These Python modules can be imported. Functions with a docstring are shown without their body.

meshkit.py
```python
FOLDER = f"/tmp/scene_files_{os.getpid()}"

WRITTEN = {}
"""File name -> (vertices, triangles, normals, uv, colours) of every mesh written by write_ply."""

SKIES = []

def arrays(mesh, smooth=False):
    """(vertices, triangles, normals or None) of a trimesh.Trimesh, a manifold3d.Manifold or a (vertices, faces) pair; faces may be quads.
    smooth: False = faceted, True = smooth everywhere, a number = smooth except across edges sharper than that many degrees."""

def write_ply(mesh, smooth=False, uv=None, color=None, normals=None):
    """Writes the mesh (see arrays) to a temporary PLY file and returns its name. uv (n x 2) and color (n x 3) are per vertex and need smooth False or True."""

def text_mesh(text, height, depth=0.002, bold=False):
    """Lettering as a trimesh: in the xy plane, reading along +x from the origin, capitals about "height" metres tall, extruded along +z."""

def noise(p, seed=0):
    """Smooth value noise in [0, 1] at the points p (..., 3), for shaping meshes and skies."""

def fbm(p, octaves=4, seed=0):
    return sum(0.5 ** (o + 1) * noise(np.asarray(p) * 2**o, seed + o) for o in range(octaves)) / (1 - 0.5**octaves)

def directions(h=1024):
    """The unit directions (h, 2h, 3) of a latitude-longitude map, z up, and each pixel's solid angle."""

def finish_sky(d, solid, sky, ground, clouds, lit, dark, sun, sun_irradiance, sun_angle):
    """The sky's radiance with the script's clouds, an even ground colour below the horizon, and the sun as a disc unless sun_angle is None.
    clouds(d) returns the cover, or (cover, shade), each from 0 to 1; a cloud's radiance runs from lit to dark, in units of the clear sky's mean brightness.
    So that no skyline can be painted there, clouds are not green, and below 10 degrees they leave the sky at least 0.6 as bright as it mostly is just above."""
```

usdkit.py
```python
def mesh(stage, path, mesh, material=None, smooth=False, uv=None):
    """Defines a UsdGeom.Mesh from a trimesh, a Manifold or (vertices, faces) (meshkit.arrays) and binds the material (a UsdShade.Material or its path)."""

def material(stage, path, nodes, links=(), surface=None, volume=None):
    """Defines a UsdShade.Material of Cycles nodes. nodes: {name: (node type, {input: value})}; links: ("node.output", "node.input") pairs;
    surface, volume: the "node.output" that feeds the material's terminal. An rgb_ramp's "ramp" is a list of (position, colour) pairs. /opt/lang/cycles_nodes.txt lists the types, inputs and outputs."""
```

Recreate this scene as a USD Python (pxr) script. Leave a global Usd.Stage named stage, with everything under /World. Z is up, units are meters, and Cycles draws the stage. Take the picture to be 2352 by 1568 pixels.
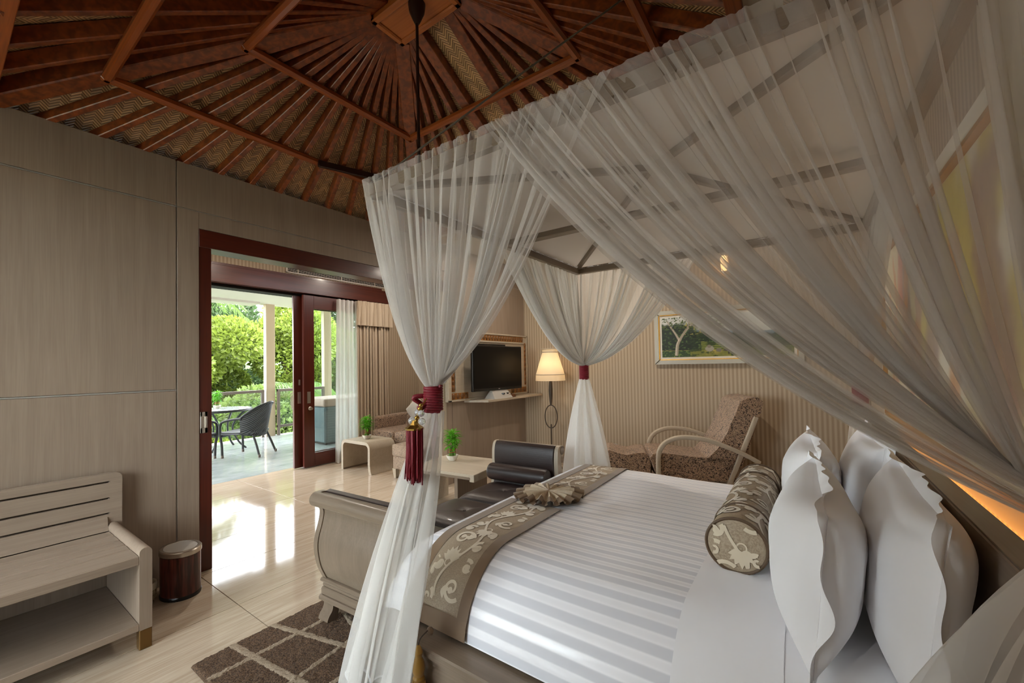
import math, numpy as np, trimesh, usdkit, meshkit
from pxr import Usd, UsdGeom, UsdLux, UsdShade, Gf, Sdf, Vt
from shapely.geometry import Polygon, LineString, Point
from shapely.ops import unary_union
from scipy.spatial import ConvexHull

stage = Usd.Stage.CreateInMemory()
UsdGeom.SetStageUpAxis(stage, UsdGeom.Tokens.z)
UsdGeom.SetStageMetersPerUnit(stage, 1.0)
UsdGeom.Xform.Define(stage, '/World')
PI = math.pi

# ------------------------------------------------------------------ camera, sky, sun, exposure
F, YAW, PIT, ROLL, CY, CAMZ = 953.0, .6167, .0222, -.0188, 815.5, 1.42
EXPOSURE = 0.84
SKY_STRENGTH = 8.5
cam = UsdGeom.Camera.Define(stage, '/World/camera')
fw = np.array([-math.sin(YAW)*math.cos(PIT), math.cos(YAW)*math.cos(PIT), math.sin(PIT)])
r0 = np.array([math.cos(YAW), math.sin(YAW), 0.]); u0 = np.cross(r0, fw)
cr = r0*math.cos(ROLL)+u0*math.sin(ROLL); cu = np.cross(cr, fw)
cam.AddTransformOp().Set(Gf.Matrix4d(*[float(x) for x in (*cr, 0, *cu, 0, *(-fw), 0, 0, 0, CAMZ, 1)]))
cam.CreateHorizontalApertureAttr(36.0)
cam.CreateVerticalApertureAttr(24.0)
cam.CreateFocalLengthAttr(F/2352*36)
cam.CreateVerticalApertureOffsetAttr((CY-784)/2352*36)
cam.CreateClippingRangeAttr((0.02, 500.0))
cam.CreateExposureAttr(EXPOSURE)
cam.CreateFStopAttr(0.0)

dome = UsdLux.DomeLight.Define(stage, '/World/sky')
dome.CreateIntensityAttr(1.0)
sky = usdkit.material(stage, '/World/Looks/overcast_sky', {
    'tc': ('texture_coordinate', {}),
    'n': ('noise_texture', {'scale': 2.2, 'detail': 5.0, 'roughness': .55}),
    'r': ('rgb_ramp', {'ramp': [(.3, (.80, .88, 1.0)), (.65, (1., 1., 1.))]}),
    'bg': ('background_shader', {'strength': SKY_STRENGTH})},
    [('tc.generated', 'n.vector'), ('n.fac', 'r.fac'), ('r.color', 'bg.color')], surface='bg.background')
UsdShade.MaterialBindingAPI.Apply(dome.GetPrim()).Bind(sky)
dome.GetPrim().CreateAttribute('inputs:color', Sdf.ValueTypeNames.Color3f).Set(Gf.Vec3f(1, 1, 1))
sun = UsdLux.DistantLight.Define(stage, '/World/sun')      # hazy sun, high over the garden
sun.CreateIntensityAttr(9.0); sun.CreateAngleAttr(12.0); sun.CreateColorAttr(Gf.Vec3f(1, .95, .82))
sun.AddRotateXYZOp().Set(Gf.Vec3f(-12, 46, 0))

# ------------------------------------------------------------------ helpers
USED = {}
def numbered(path):
    if path not in USED:
        USED[path] = 0
        return path
    USED[path] += 1
    return numbered('%s_%03d' % (path, USED[path])) if False else '%s_%03d' % (path, USED[path])

def cd(prim, **kw):
    for k, v in kw.items():
        if v: prim.SetCustomDataByKey(k, v)

def thing(name, label, cat, loc=(0, 0, 0), rz=0., group=None, kind=None):
    p = numbered('/World/'+name)
    x = UsdGeom.Xform.Define(stage, p)
    if any(loc) or rz:
        x.AddTranslateOp().Set(Gf.Vec3d(*map(float, loc)))
        if rz: x.AddRotateZOp().Set(float(rz))
    cd(x.GetPrim(), label=label, category=cat, group=group, kind=kind)
    return p

def setting(name):
    p = numbered('/World/'+name)
    x = UsdGeom.Xform.Define(stage, p)
    cd(x.GetPrim(), kind='structure')
    return p

def part(parent, name, mesh, mat, label=None, smooth=30, kind=None, uv=None):
    p = numbered(parent+'/'+name)
    m = usdkit.mesh(stage, p, mesh, M[mat] if isinstance(mat, str) else mat, smooth=smooth, uv=uv)
    cd(m.GetPrim(), label=label, kind=kind)
    return p

def solo(name, mesh, mat, label, cat, group=None, smooth=30, kind=None):
    p = numbered('/World/'+name)
    m = usdkit.mesh(stage, p, mesh, M[mat], smooth=smooth)
    cd(m.GetPrim(), label=label, category=cat, group=group, kind=kind)
    return p

def copy_of(src, name, label, loc, rz=0., group=None, scale=None, cat=None):
    p = numbered('/World/'+name)
    x = UsdGeom.Xform.Define(stage, p)
    x.GetPrim().GetReferences().AddInternalReference(src)
    x.ClearXformOpOrder()
    x.AddTranslateOp(opSuffix='copy').Set(Gf.Vec3d(*map(float, loc)))
    x.AddRotateZOp(opSuffix='copy').Set(float(rz))
    if scale: x.AddScaleOp(opSuffix='copy').Set(Gf.Vec3f(*scale))
    x.GetPrim().SetInstanceable(True)
    src_cat = stage.GetPrimAtPath(src).GetCustomDataByKey('category')
    cd(x.GetPrim(), label=label, group=group, category=cat or src_cat)
    return p

def tri(m):
    if isinstance(m, trimesh.Trimesh): return np.array(m.vertices, float), np.array(m.faces, int)
    v, f = np.asarray(m[0], float), np.asarray(m[1], int)
    if f.shape[1] == 4: f = np.vstack([f[:, [0, 1, 2]], f[:, [0, 2, 3]]])
    return v, f

def cat(ms):
    V, Fs, n = [], [], 0
    for m in ms:
        v, f = tri(m); V.append(v); Fs.append(f+n); n += len(v)
    return np.vstack(V), np.vstack(Fs)

def hull(pts):
    pts = np.asarray(pts, float); h = ConvexHull(pts)
    f = h.simplices.copy(); c = pts[h.vertices].mean(0)
    a, b, d = pts[f[:, 0]], pts[f[:, 1]], pts[f[:, 2]]
    flip = np.einsum('ij,ij->i', np.cross(b-a, d-a), a-c) < 0
    f[flip] = f[flip][:, ::-1]
    return pts, f

def bx(x0, x1, y0, y1, z0, z1, c=.003):
    P = []
    c = min(c, (x1-x0)/2.1, (y1-y0)/2.1, (z1-z0)/2.1)
    for sx in (0, 1):
        for sy in (0, 1):
            for sz in (0, 1):
                X, Y, Z = (x1, x0)[1-sx], (y1, y0)[1-sy], (z1, z0)[1-sz]
                dx, dy, dz = (c if sx == 0 else -c), (c if sy == 0 else -c), (c if sz == 0 else -c)
                P += [(X, Y+dy, Z+dz), (X+dx, Y, Z+dz), (X+dx, Y+dy, Z)]
    return hull(P)

def rbx(x0, x1, y0, y1, z0, z1, r=.02, n=3):
    """rounded box: hull of eight sphere corners"""
    s = trimesh.creation.uv_sphere(r, count=[2*n+1, 4*n]).vertices
    P = [s+np.array([x, y, z]) for x in (x0+r, x1-r) for y in (y0+r, y1-r) for z in (z0+r, z1-r)]
    return hull(np.vstack(P))

def moved(m, t=(0, 0, 0), rz=0., rx=0., ry=0., s=1.):
    v, f = tri(m)
    v = v*np.asarray(s)
    for ang, ax in ((rx, 0), (ry, 1), (rz, 2)):
        if ang:
            c, sn = math.cos(ang), math.sin(ang); i, j = [(1, 2), (2, 0), (0, 1)][ax]
            w = v.copy(); w[:, i] = c*v[:, i]-sn*v[:, j]; w[:, j] = sn*v[:, i]+c*v[:, j]; v = w
    return v+np.asarray(t, float), f

def beam(a, b, w, h, up=(0, 0, 1), c=.004):
    """box-section bar from a to b; w across, h along 'up'"""
    a, b = np.asarray(a, float), np.asarray(b, float); d = b-a; L = np.linalg.norm(d); d /= L
    s = np.cross(up, d); s /= np.linalg.norm(s); u = np.cross(d, s)
    v, f = bx(0, L, -w/2, w/2, -h/2, h/2, c)
    return a+v[:, :1]*d+v[:, 1:2]*s+v[:, 2:]*u, f

def grid(fn, nu, nv, cu=False):
    u = np.linspace(0, 1, nu, endpoint=not cu); v = np.linspace(0, 1, nv)
    U, Vv = np.meshgrid(u, v, indexing='ij')
    P = np.moveaxis(np.asarray(fn(U, Vv)), 0, -1)
    idx = np.arange(nu*nv).reshape(nu, nv)
    a = idx if cu else idx[:-1]; b = np.roll(idx, -1, 0) if cu else idx[1:]
    q = np.stack([a[:, :-1], b[:, :-1], b[:, 1:], a[:, 1:]], -1).reshape(-1, 4)
    return P.reshape(-1, 3), np.vstack([q[:, [0, 1, 2]], q[:, [0, 2, 3]]])

def tube(pts, r, n=10, cap=True):
    p = np.asarray(pts, float); r = np.broadcast_to(np.asarray(r, float), (len(p),))
    t = np.gradient(p, axis=0); t /= np.linalg.norm(t, axis=1, keepdims=True)+1e-12
    a = np.cross(t[0], (0, 0, 1.) if abs(t[0][2]) < .9 else (1., 0, 0)); A = []
    for k in range(len(p)):
        a = a-t[k]*(a@t[k]); a /= np.linalg.norm(a); A.append(a)
    A = np.array(A); B = np.cross(t, A); g = np.arange(n)*2*PI/n
    v = p[:, None]+r[:, None, None]*(np.cos(g)[None, :, None]*A[:, None]+np.sin(g)[None, :, None]*B[:, None])
    i, j = np.meshgrid(np.arange(len(p)-1), np.arange(n), indexing='ij')
    q = np.stack([i*n+j, i*n+(j+1) % n, (i+1)*n+(j+1) % n, (i+1)*n+j], -1).reshape(-1, 4)
    f = np.vstack([q[:, [0, 1, 2]], q[:, [0, 2, 3]]]); v = v.reshape(-1, 3)
    if cap:
        k = len(v); v = np.vstack([v, p[0], p[-1]]); e = (len(p)-1)*n; j = np.arange(n)
        f = np.vstack([f, np.stack([np.full(n, k), (j+1) % n, j], -1), np.stack([np.full(n, k+1), e+j, e+(j+1) % n], -1)])
    return v, f

def ribbon(pts, w, h, up, c=0):
    """rectangular-section sweep along pts; 'up' fixed side direction for width w, h across"""
    p = np.asarray(pts, float); t = np.gradient(p, axis=0); t /= np.linalg.norm(t, axis=1, keepdims=True)
    s = np.asarray(up, float); s = s/np.linalg.norm(s); N = np.cross(t, s); N /= np.linalg.norm(N, axis=1, keepdims=True)
    b = min(w, h)*.18
    prof = [(-w/2+b, -h/2), (w/2-b, -h/2), (w/2, -h/2+b), (w/2, h/2-b), (w/2-b, h/2), (-w/2+b, h/2), (-w/2, h/2-b), (-w/2, -h/2+b)]
    n = 8
    v = np.stack([p+s*a+N*bb for a, bb in prof], 1).reshape(-1, 3)
    i, j = np.meshgrid(np.arange(len(p)-1), np.arange(n), indexing='ij')
    q = np.stack([i*n+j, i*n+(j+1) % n, (i+1)*n+(j+1) % n, (i+1)*n+j], -1).reshape(-1, 4)
    f = np.vstack([q[:, [0, 1, 2]], q[:, [0, 2, 3]]]); e = (len(p)-1)*n
    caps = [(0, k+1, k) for k in range(1, 7)]+[(e, e+k, e+k+1) for k in range(1, 7)]
    return v, np.vstack([f, caps])

def lathe(prof, n=32, c=(0, 0), sx=1., sy=1.):
    prof = np.asarray(prof, float)
    def fn(U, V):
        k = V*(len(prof)-1); i = np.minimum(k.astype(int), len(prof)-2); t = k-i
        r = prof[i, 0]*(1-t)+prof[i+1, 0]*t; z = prof[i, 1]*(1-t)+prof[i+1, 1]*t
        return np.stack([c[0]+sx*r*np.cos(2*PI*U), c[1]+sy*r*np.sin(2*PI*U), z])
    return grid(fn, n, len(prof), cu=True)

def ext(poly, h, axis='z', at=0.):
    """extrude a shapely polygon given in the plane normal to 'axis' (x: (y,z), y: (x,z), z: (x,y)) from at to at+h"""
    if not hasattr(poly, 'exterior') and not hasattr(poly, 'geoms'): poly = Polygon(poly)
    ms = [trimesh.creation.extrude_polygon(g, h, engine='earcut') for g in getattr(poly, 'geoms', [poly])]
    v, f = cat(ms)
    o = np.empty_like(v)
    if axis == 'z': o = v+np.array([0, 0, at])
    elif axis == 'x': o = np.stack([v[:, 2]+at, v[:, 0], v[:, 1]], 1)
    else: o = np.stack([v[:, 0], v[:, 2]+at, v[:, 1]], 1); f = f[:, ::-1]
    return o, f

def bez(a, b, c, d, n=16):
    t = np.linspace(0, 1, n)[:, None]; a, b, c, d = map(lambda q: np.asarray(q, float), (a, b, c, d))
    return (1-t)**3*a+3*t*(1-t)**2*b+3*t*t*(1-t)*c+t**3*d

def catmull(pts, n=12):
    p = np.asarray(pts, float); p = np.vstack([2*p[0]-p[1], p, 2*p[-1]-p[-2]]); out = []
    for i in range(1, len(p)-2):
        t = np.linspace(0, 1, n, endpoint=False)[:, None]
        out.append(.5*(2*p[i]+(p[i+1]-p[i-1])*t+(2*p[i-1]-5*p[i]+4*p[i+1]-p[i+2])*t*t+(3*p[i]-p[i-1]-3*p[i+1]+p[i+2])*t**3))
    return np.vstack(out+[p[-2:-1]])

# ------------------------------------------------------------------ materials
M = {}
def s2l(c):
    c = np.asarray(c, float)/255.; return tuple(np.where(c <= .04045, c/12.92, ((c+.055)/1.055)**2.4))

def plain(name, rgb, rough=.5, bump=0., bscale=200., **kw):
    n = {'p': ('principled_bsdf', dict(base_color=s2l(rgb), roughness=rough, **kw))}; L = []
    if bump:
        n |= {'tc': ('texture_coordinate', {}), 'n': ('noise_texture', {'scale': bscale, 'detail': 3.}), 'b': ('bump', {'strength': bump, 'distance': .004})}
        L = [('tc.object', 'n.vector'), ('n.fac', 'b.height'), ('b.normal', 'p.normal')]
    M[name] = usdkit.material(stage, '/World/Looks/'+name, n, L, surface='p.BSDF')

def wood(name, c1, c2, axis='z', scale=1., rough=.45, coat=0., stretch=14., bump=.08, contrast=(.25, .75), spec=.4):
    sc = [scale*stretch*1.0]*3; sc['xyz'.index(axis)] = scale*.8
    f2 = [scale*90.]*3; f2['xyz'.index(axis)] = scale*2.5
    M[name] = usdkit.material(stage, '/World/Looks/'+name, {
        'tc': ('texture_coordinate', {}), 'm': ('mapping', {'scale': sc}), 'm2': ('mapping', {'scale': f2}),
        'n': ('noise_texture', {'scale': 1., 'detail': 5., 'roughness': .6, 'distortion': 1.2}),
        'n2': ('noise_texture', {'scale': 1.5, 'detail': 2.}),
        'mx': ('mix', {'mix_type': 'mix', 'fac': .38}),
        'r': ('rgb_ramp', {'ramp': [(contrast[0], s2l(c1)), (contrast[1], s2l(c2))]}),
        'b': ('bump', {'strength': bump, 'distance': .002}),
        'p': ('principled_bsdf', {'roughness': rough, 'coat_weight': coat, 'coat_roughness': .15, 'specular_ior_level': spec})},
        [('tc.object', 'm.vector'), ('tc.object', 'm2.vector'), ('m.vector', 'n.vector'), ('m2.vector', 'n2.vector'), ('n.fac', 'mx.color1'), ('n2.fac', 'mx.color2'),
         ('mx.color', 'r.fac'), ('r.color', 'p.base_color'), ('n2.fac', 'b.height'), ('b.normal', 'p.normal')], surface='p.BSDF')

for ax in 'xyz':
    wood('pale_veneer_'+ax, (132, 115, 100), (156, 139, 123), ax, 1., .42)
    wood('teak_'+ax, (106, 46, 16), (170, 86, 34), ax, 1., .3, coat=.25, stretch=22.)
    wood('dark_mahogany_'+ax, (58, 19, 11), (88, 34, 20), ax, 1., .33, coat=.2)
    wood('taupe_wood_'+ax, (110, 95, 79), (132, 116, 99), ax, 1.4, .38, coat=.15)
    wood('cream_wood_'+ax, (168, 154, 134), (190, 177, 158), ax, 1.4, .42)
plain('dark_groove', (58, 42, 24), .6)
plain('steel_trim', (172, 168, 162), .4)
plain('brushed_steel', (188, 178, 166), .32, metallic=.9)
plain('white_paint', (190, 186, 176), .6)
plain('cream_paint', (172, 156, 128), .7)
plain('flat_ceiling', (206, 196, 182), .8)
plain('grille_white', (222, 214, 204), .45)
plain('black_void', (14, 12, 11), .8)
plain('brass', (176, 140, 70), .28, metallic=1.)
plain('bronze_leg', (110, 82, 44), .35, metallic=.7)
plain('black_plastic', (12, 12, 13), .25)
plain('tv_screen', (4, 4, 5), .3, specular_ior_level=.25)
plain('silver_plastic', (170, 166, 160), .35)
plain('white_plastic', (222, 220, 216), .35)
plain('dark_iron', (70, 58, 46), .5)
plain('leather', (34, 21, 17), .38, bump=.12, bscale=260., coat_weight=.15)
plain('crimson_cord', (122, 10, 32), .6)
plain('gold_thread', (168, 126, 44), .42, sheen_weight=.3)
plain('gold_leaf', (196, 142, 52), .35, metallic=.6)
plain('white_linen', (240, 240, 244), .75, bump=.05, bscale=90.)
plain('runner_border', (116, 92, 66), .55, bump=.05, bscale=500., sheen_weight=.3)
plain('brocade_pattern', (200, 186, 162), .5, sheen_weight=.4)
plain('drape_beige', (178, 160, 138), .7, bump=.05, bscale=600.)
plain('rail_grey', (100, 90, 80), .45)
plain('wicker', (40, 42, 44), .5)
plain('bark', (96, 82, 64), .9, bump=.4, bscale=20.)
plain('soil', (70, 62, 44), .95)
plain('ground_green', (74, 104, 44), .95)
plain('pebble_pot', (214, 208, 194), .5, bump=.5, bscale=60.)
plain('bamboo_cane', (98, 140, 44), .4)
plain('red_band', (178, 50, 26), .5)
plain('cord_grey', (110, 100, 88), .6)
plain('rod_dark', (38, 20, 15), .4)
plain('rug_line', (154, 138, 118), .95, bump=.8, bscale=220.)
plain('tub_cover', (156, 134, 120), .7, bump=.1, bscale=40.)
plain('palm_ivory', (224, 218, 204), .5)

def nodes(name, n, L, surface='p.BSDF'):
    M[name] = usdkit.material(stage, '/World/Looks/'+name, n, L, surface=surface)

def emitter(name, rgb, strength):
    nodes(name, {'e': ('emission', {'color': s2l(rgb), 'strength': strength})}, [], 'e.emission')
emitter('cove_glow', (255, 176, 96), 2.6)

# striped wallpaper: soft vertical ribs, period 42 mm; along = axis that runs across the stripes
def stripes(name, axis, period, c1, c2, rough=.65, lo=.35, hi=.65, fleck=.0):
    nodes(name, {
        'g': ('geometry', {}), 's': ('separate_xyz', {}), 'k': ('math', {'math_type': 'multiply', 'value2': 2*PI/period}),
        'sn': ('math', {'math_type': 'sine'}), 'mr': ('map_range', {'from_min': -1., 'from_max': 1.}),
        'n': ('noise_texture', {'scale': 120., 'detail': 3.}), 'ad': ('math', {'math_type': 'multiply_add', 'value2': .18+fleck, 'value3': -.09}),
        'su': ('math', {'math_type': 'add'}),
        'r': ('rgb_ramp', {'ramp': [(lo, s2l(c1)), (hi, s2l(c2))]}), 'p': ('principled_bsdf', {'roughness': rough})},
        [('g.position', 's.vector'), ('s.'+axis, 'k.value1'), ('k.value', 'sn.value1'), ('sn.value', 'mr.value'), ('g.position', 'n.vector'), ('n.fac', 'ad.value1'),
         ('mr.result', 'su.value1'), ('ad.value', 'su.value2'), ('su.value', 'r.fac'), ('r.color', 'p.base_color')])
stripes('wallpaper_x', 'x', .042, (158, 138, 114), (184, 166, 142), lo=.1, hi=.9)
stripes('wallpaper_y', 'y', .042, (158, 138, 114), (184, 166, 142), lo=.1, hi=.9)
stripes('satin_stripe', 'y', .0625, (206, 207, 213), (236, 236, 240), .55, .47, .53)

# floor stone: warm travertine with fine streaks running along y
def stone(name, c, rough, sc, tint=(.2, .8)):
    nodes(name, {
        'g': ('geometry', {}), 'oi': ('object_info', {}), 'm': ('mapping', {'scale': sc}), 'm2': ('mapping', {'scale': (sc[0]*4, sc[1]*2.2, 1)}),
        'n': ('noise_texture', {'scale': 1., 'detail': 6., 'roughness': .65, 'distortion': .6}),
        'n2': ('noise_texture', {'scale': 1., 'detail': 3., 'roughness': .5}), 'mx': ('mix', {'mix_type': 'mix', 'fac': .4}),
        'r': ('rgb_ramp', {'ramp': [(tint[0], s2l(c[0])), (.5, s2l(c[1])), (tint[1], s2l(c[2]))]}),
        'p': ('principled_bsdf', {'roughness': rough, 'specular_ior_level': .28})},
        [('g.position', 'm.vector'), ('g.position', 'm2.vector'), ('m.vector', 'n.vector'), ('m2.vector', 'n2.vector'), ('n.fac', 'mx.color1'), ('n2.fac', 'mx.color2'), ('mx.color', 'r.fac'), ('r.color', 'p.base_color')])
stone('floor_stone', ((166, 147, 126), (184, 167, 147), (200, 186, 168)), .07, (26., 1.8, 1.), (.3, .7))
stone('terrace_marble', ((104, 112, 116), (152, 160, 160), (178, 184, 182)), .12, (1.6, 1.1, 1.), (.28, .66))

# woven bamboo matting: chevron twill; a = along the slope, q = across
def matting(name, along, across):
    nodes(name, {
        'g': ('geometry', {}), 's': ('separate_xyz', {}),
        'q': ('math', {'math_type': 'multiply', 'value2': 1/.072}), 'pp': ('math', {'math_type': 'pingpong', 'value2': .5}),
        'zz': ('math', {'math_type': 'multiply', 'value2': .068}), 'ad': ('math', {'math_type': 'add'}),
        'k': ('math', {'math_type': 'multiply', 'value2': 1/.0185}), 'fl': ('math', {'math_type': 'floor'}), 'fr': ('math', {'math_type': 'fraction'}),
        'ce': ('math', {'math_type': 'multiply', 'value2': 2/.072}), 'cf': ('math', {'math_type': 'floor'}), 'cv': ('combine_xyz', {}),
        'wn': ('noise_texture', {'scale': 3.37, 'detail': 0.}),
        'pr': ('math', {'math_type': 'pingpong', 'value2': .5}), 'p2': ('math', {'math_type': 'multiply', 'value2': 2.}),
        'r': ('rgb_ramp', {'ramp': [(0., s2l((70, 46, 26))), (.22, s2l((168, 128, 86))), (1., s2l((222, 184, 138)))]}),
        'r2': ('rgb_ramp', {'ramp': [(.25, (.62, .58, .55)), (.75, (1.2, 1.15, 1.05))]}), 'mm': ('mix', {'mix_type': 'multiply', 'fac': 1.}),
        'b': ('bump', {'strength': .8, 'distance': .004}), 'p': ('principled_bsdf', {'roughness': .42})},
        [('g.position', 's.vector'), ('s.'+across, 'q.value1'), ('q.value', 'pp.value1'), ('pp.value', 'zz.value1'), ('s.'+along, 'ad.value1'), ('zz.value', 'ad.value2'),
         ('ad.value', 'k.value1'), ('k.value', 'fl.value1'), ('k.value', 'fr.value1'), ('s.'+across, 'ce.value1'), ('ce.value', 'cf.value1'),
         ('fl.value', 'cv.x'), ('cf.value', 'cv.y'), ('cv.vector', 'wn.vector'), ('fr.value', 'pr.value1'), ('pr.value', 'p2.value1'), ('p2.value', 'r.fac'), ('wn.fac', 'r2.fac'),
         ('r.color', 'mm.color1'), ('r2.color', 'mm.color2'), ('mm.color', 'p.base_color'), ('p2.value', 'b.height'), ('b.normal', 'p.normal')])
matting('matting_x', 'x', 'y'); matting('matting_y', 'y', 'x')

# sheer voile: woven threads (textured opacity), more solid at grazing angles; cloth passes some light through
def sheer(name, rgb, base, graze):
    nodes(name, {
        'g': ('geometry', {}), 'n': ('noise_texture', {'scale': 900., 'detail': 1.}), 'nr': ('map_range', {'from_min': .3, 'from_max': .7, 'to_min': -.03, 'to_max': .03}),
        'lw': ('layer_weight', {'blend': .35}), 'mu': ('math', {'math_type': 'multiply_add', 'value2': graze, 'value3': base}), 'ad': ('math', {'math_type': 'add', 'use_clamp': True}),
        't': ('transparent_bsdf', {'color': (1., 1., 1.)}), 'd': ('diffuse_bsdf', {'color': s2l(rgb)}), 'tl': ('translucent_bsdf', {'color': s2l(rgb)}),
        'c': ('mix_closure', {'fac': .42}), 'o': ('mix_closure', {})},
        [('g.position', 'n.vector'), ('n.fac', 'nr.value'), ('lw.facing', 'mu.value1'), ('mu.value', 'ad.value1'), ('nr.result', 'ad.value2'), ('ad.value', 'o.fac'),
         ('d.BSDF', 'c.closure1'), ('tl.BSDF', 'c.closure2'), ('t.BSDF', 'o.closure1'), ('c.closure', 'o.closure2')], 'o.closure')
sheer('voile', (230, 224, 217), .24, .48)
sheer('voile_far', (240, 238, 234), .52, .45)
sheer('voile_tail', (230, 227, 222), .28, .5)
sheer('voile_window', (240, 238, 234), .72, .3)

def cloth_translucent(name, rgb, f=.25):
    nodes(name, {'d': ('diffuse_bsdf', {'color': s2l(rgb)}), 'tl': ('translucent_bsdf', {'color': s2l(rgb)}), 'c': ('mix_closure', {'fac': f})},
          [('d.BSDF', 'c.closure1'), ('tl.BSDF', 'c.closure2')], 'c.closure')
cloth_translucent('canopy_cloth', (222, 216, 208), .25)
cloth_translucent('lamp_shade_cloth', (244, 232, 208), .5)

nodes('window_glass', {'f': ('fresnel', {'IOR': 1.45}), 't': ('transparent_bsdf', {'color': (.93, .96, .95)}), 'g': ('glossy_bsdf', {'color': (.9, .9, .9), 'roughness': .0}), 'o': ('mix_closure', {})},
      [('f.fac', 'o.fac'), ('t.BSDF', 'o.closure1'), ('g.BSDF', 'o.closure2')], 'o.closure')
nodes('crystal', {'p': ('principled_bsdf', {'base_color': (.95, .97, 1.), 'roughness': .02, 'transmission_weight': .85, 'ior': 1.5})}, [])

# vermicelli upholstery: thin dark squiggles on a tan ground
def squiggle(name, ground, line, scale=46., w=.035):
    nodes(name, {
        'tc': ('texture_coordinate', {}), 'n': ('noise_texture', {'scale': scale, 'detail': .6, 'roughness': .5, 'distortion': 1.1}),
        'sb': ('math', {'math_type': 'subtract', 'value2': .5}), 'ab': ('math', {'math_type': 'absolute'}),
        'mr': ('map_range', {'from_min': w*.6, 'from_max': w*1.3}), 'r': ('rgb_ramp', {'ramp': [(0., s2l(line)), (1., s2l(ground))]}),
        'b': ('bump', {'strength': .5, 'distance': .003}), 'p': ('principled_bsdf', {'roughness': .6, 'sheen_weight': .2})},
        [('tc.object', 'n.vector'), ('n.fac', 'sb.value1'), ('sb.value', 'ab.value1'), ('ab.value', 'mr.value'), ('mr.result', 'r.fac'), ('r.color', 'p.base_color'), ('mr.result', 'b.height'), ('b.normal', 'p.normal')])
squiggle('vermicelli', (176, 146, 120), (48, 30, 20), 52., .05)
squiggle('vermicelli_pale', (178, 152, 126), (104, 80, 60), 60., .03)

def twotone(name, c1, c2, scale, rough=.7, sc=(1, 1, 1), lo=.4, hi=.6, bump=.3, kind='object'):
    nodes(name, {'tc': ('texture_coordinate', {}), 'm': ('mapping', {'scale': sc}), 'n': ('noise_texture', {'scale': scale, 'detail': 4., 'roughness': .6}),
                 'r': ('rgb_ramp', {'ramp': [(lo, s2l(c1)), (hi, s2l(c2))]}), 'b': ('bump', {'strength': bump, 'distance': .004}), 'p': ('principled_bsdf', {'roughness': rough})},
          [('tc.object', 'm.vector'), ('m.vector', 'n.vector'), ('n.fac', 'r.fac'), ('r.color', 'p.base_color'), ('n.fac', 'b.height'), ('b.normal', 'p.normal')])
twotone('rug_pile', (56, 41, 30), (110, 86, 64), 170., .95, bump=.9)
twotone('brocade_ground', (142, 124, 102), (164, 147, 124), 120., .55, (1, 8, 1), bump=.1)
twotone('bin_rosewood', (52, 22, 18), (100, 48, 40), 3., .25, (14, 14, 1), bump=.02)
twotone('basket_weave', (190, 178, 150), (112, 98, 78), 60., .8, lo=.5, hi=.56, bump=.8)
twotone('tub_panel', (62, 80, 86), (84, 102, 106), 90., .6, (1, 1, 6))
twotone('lace', (236, 238, 242), (140, 146, 152), 120., .6, (1, 1, 1), .46, .54)

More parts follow.
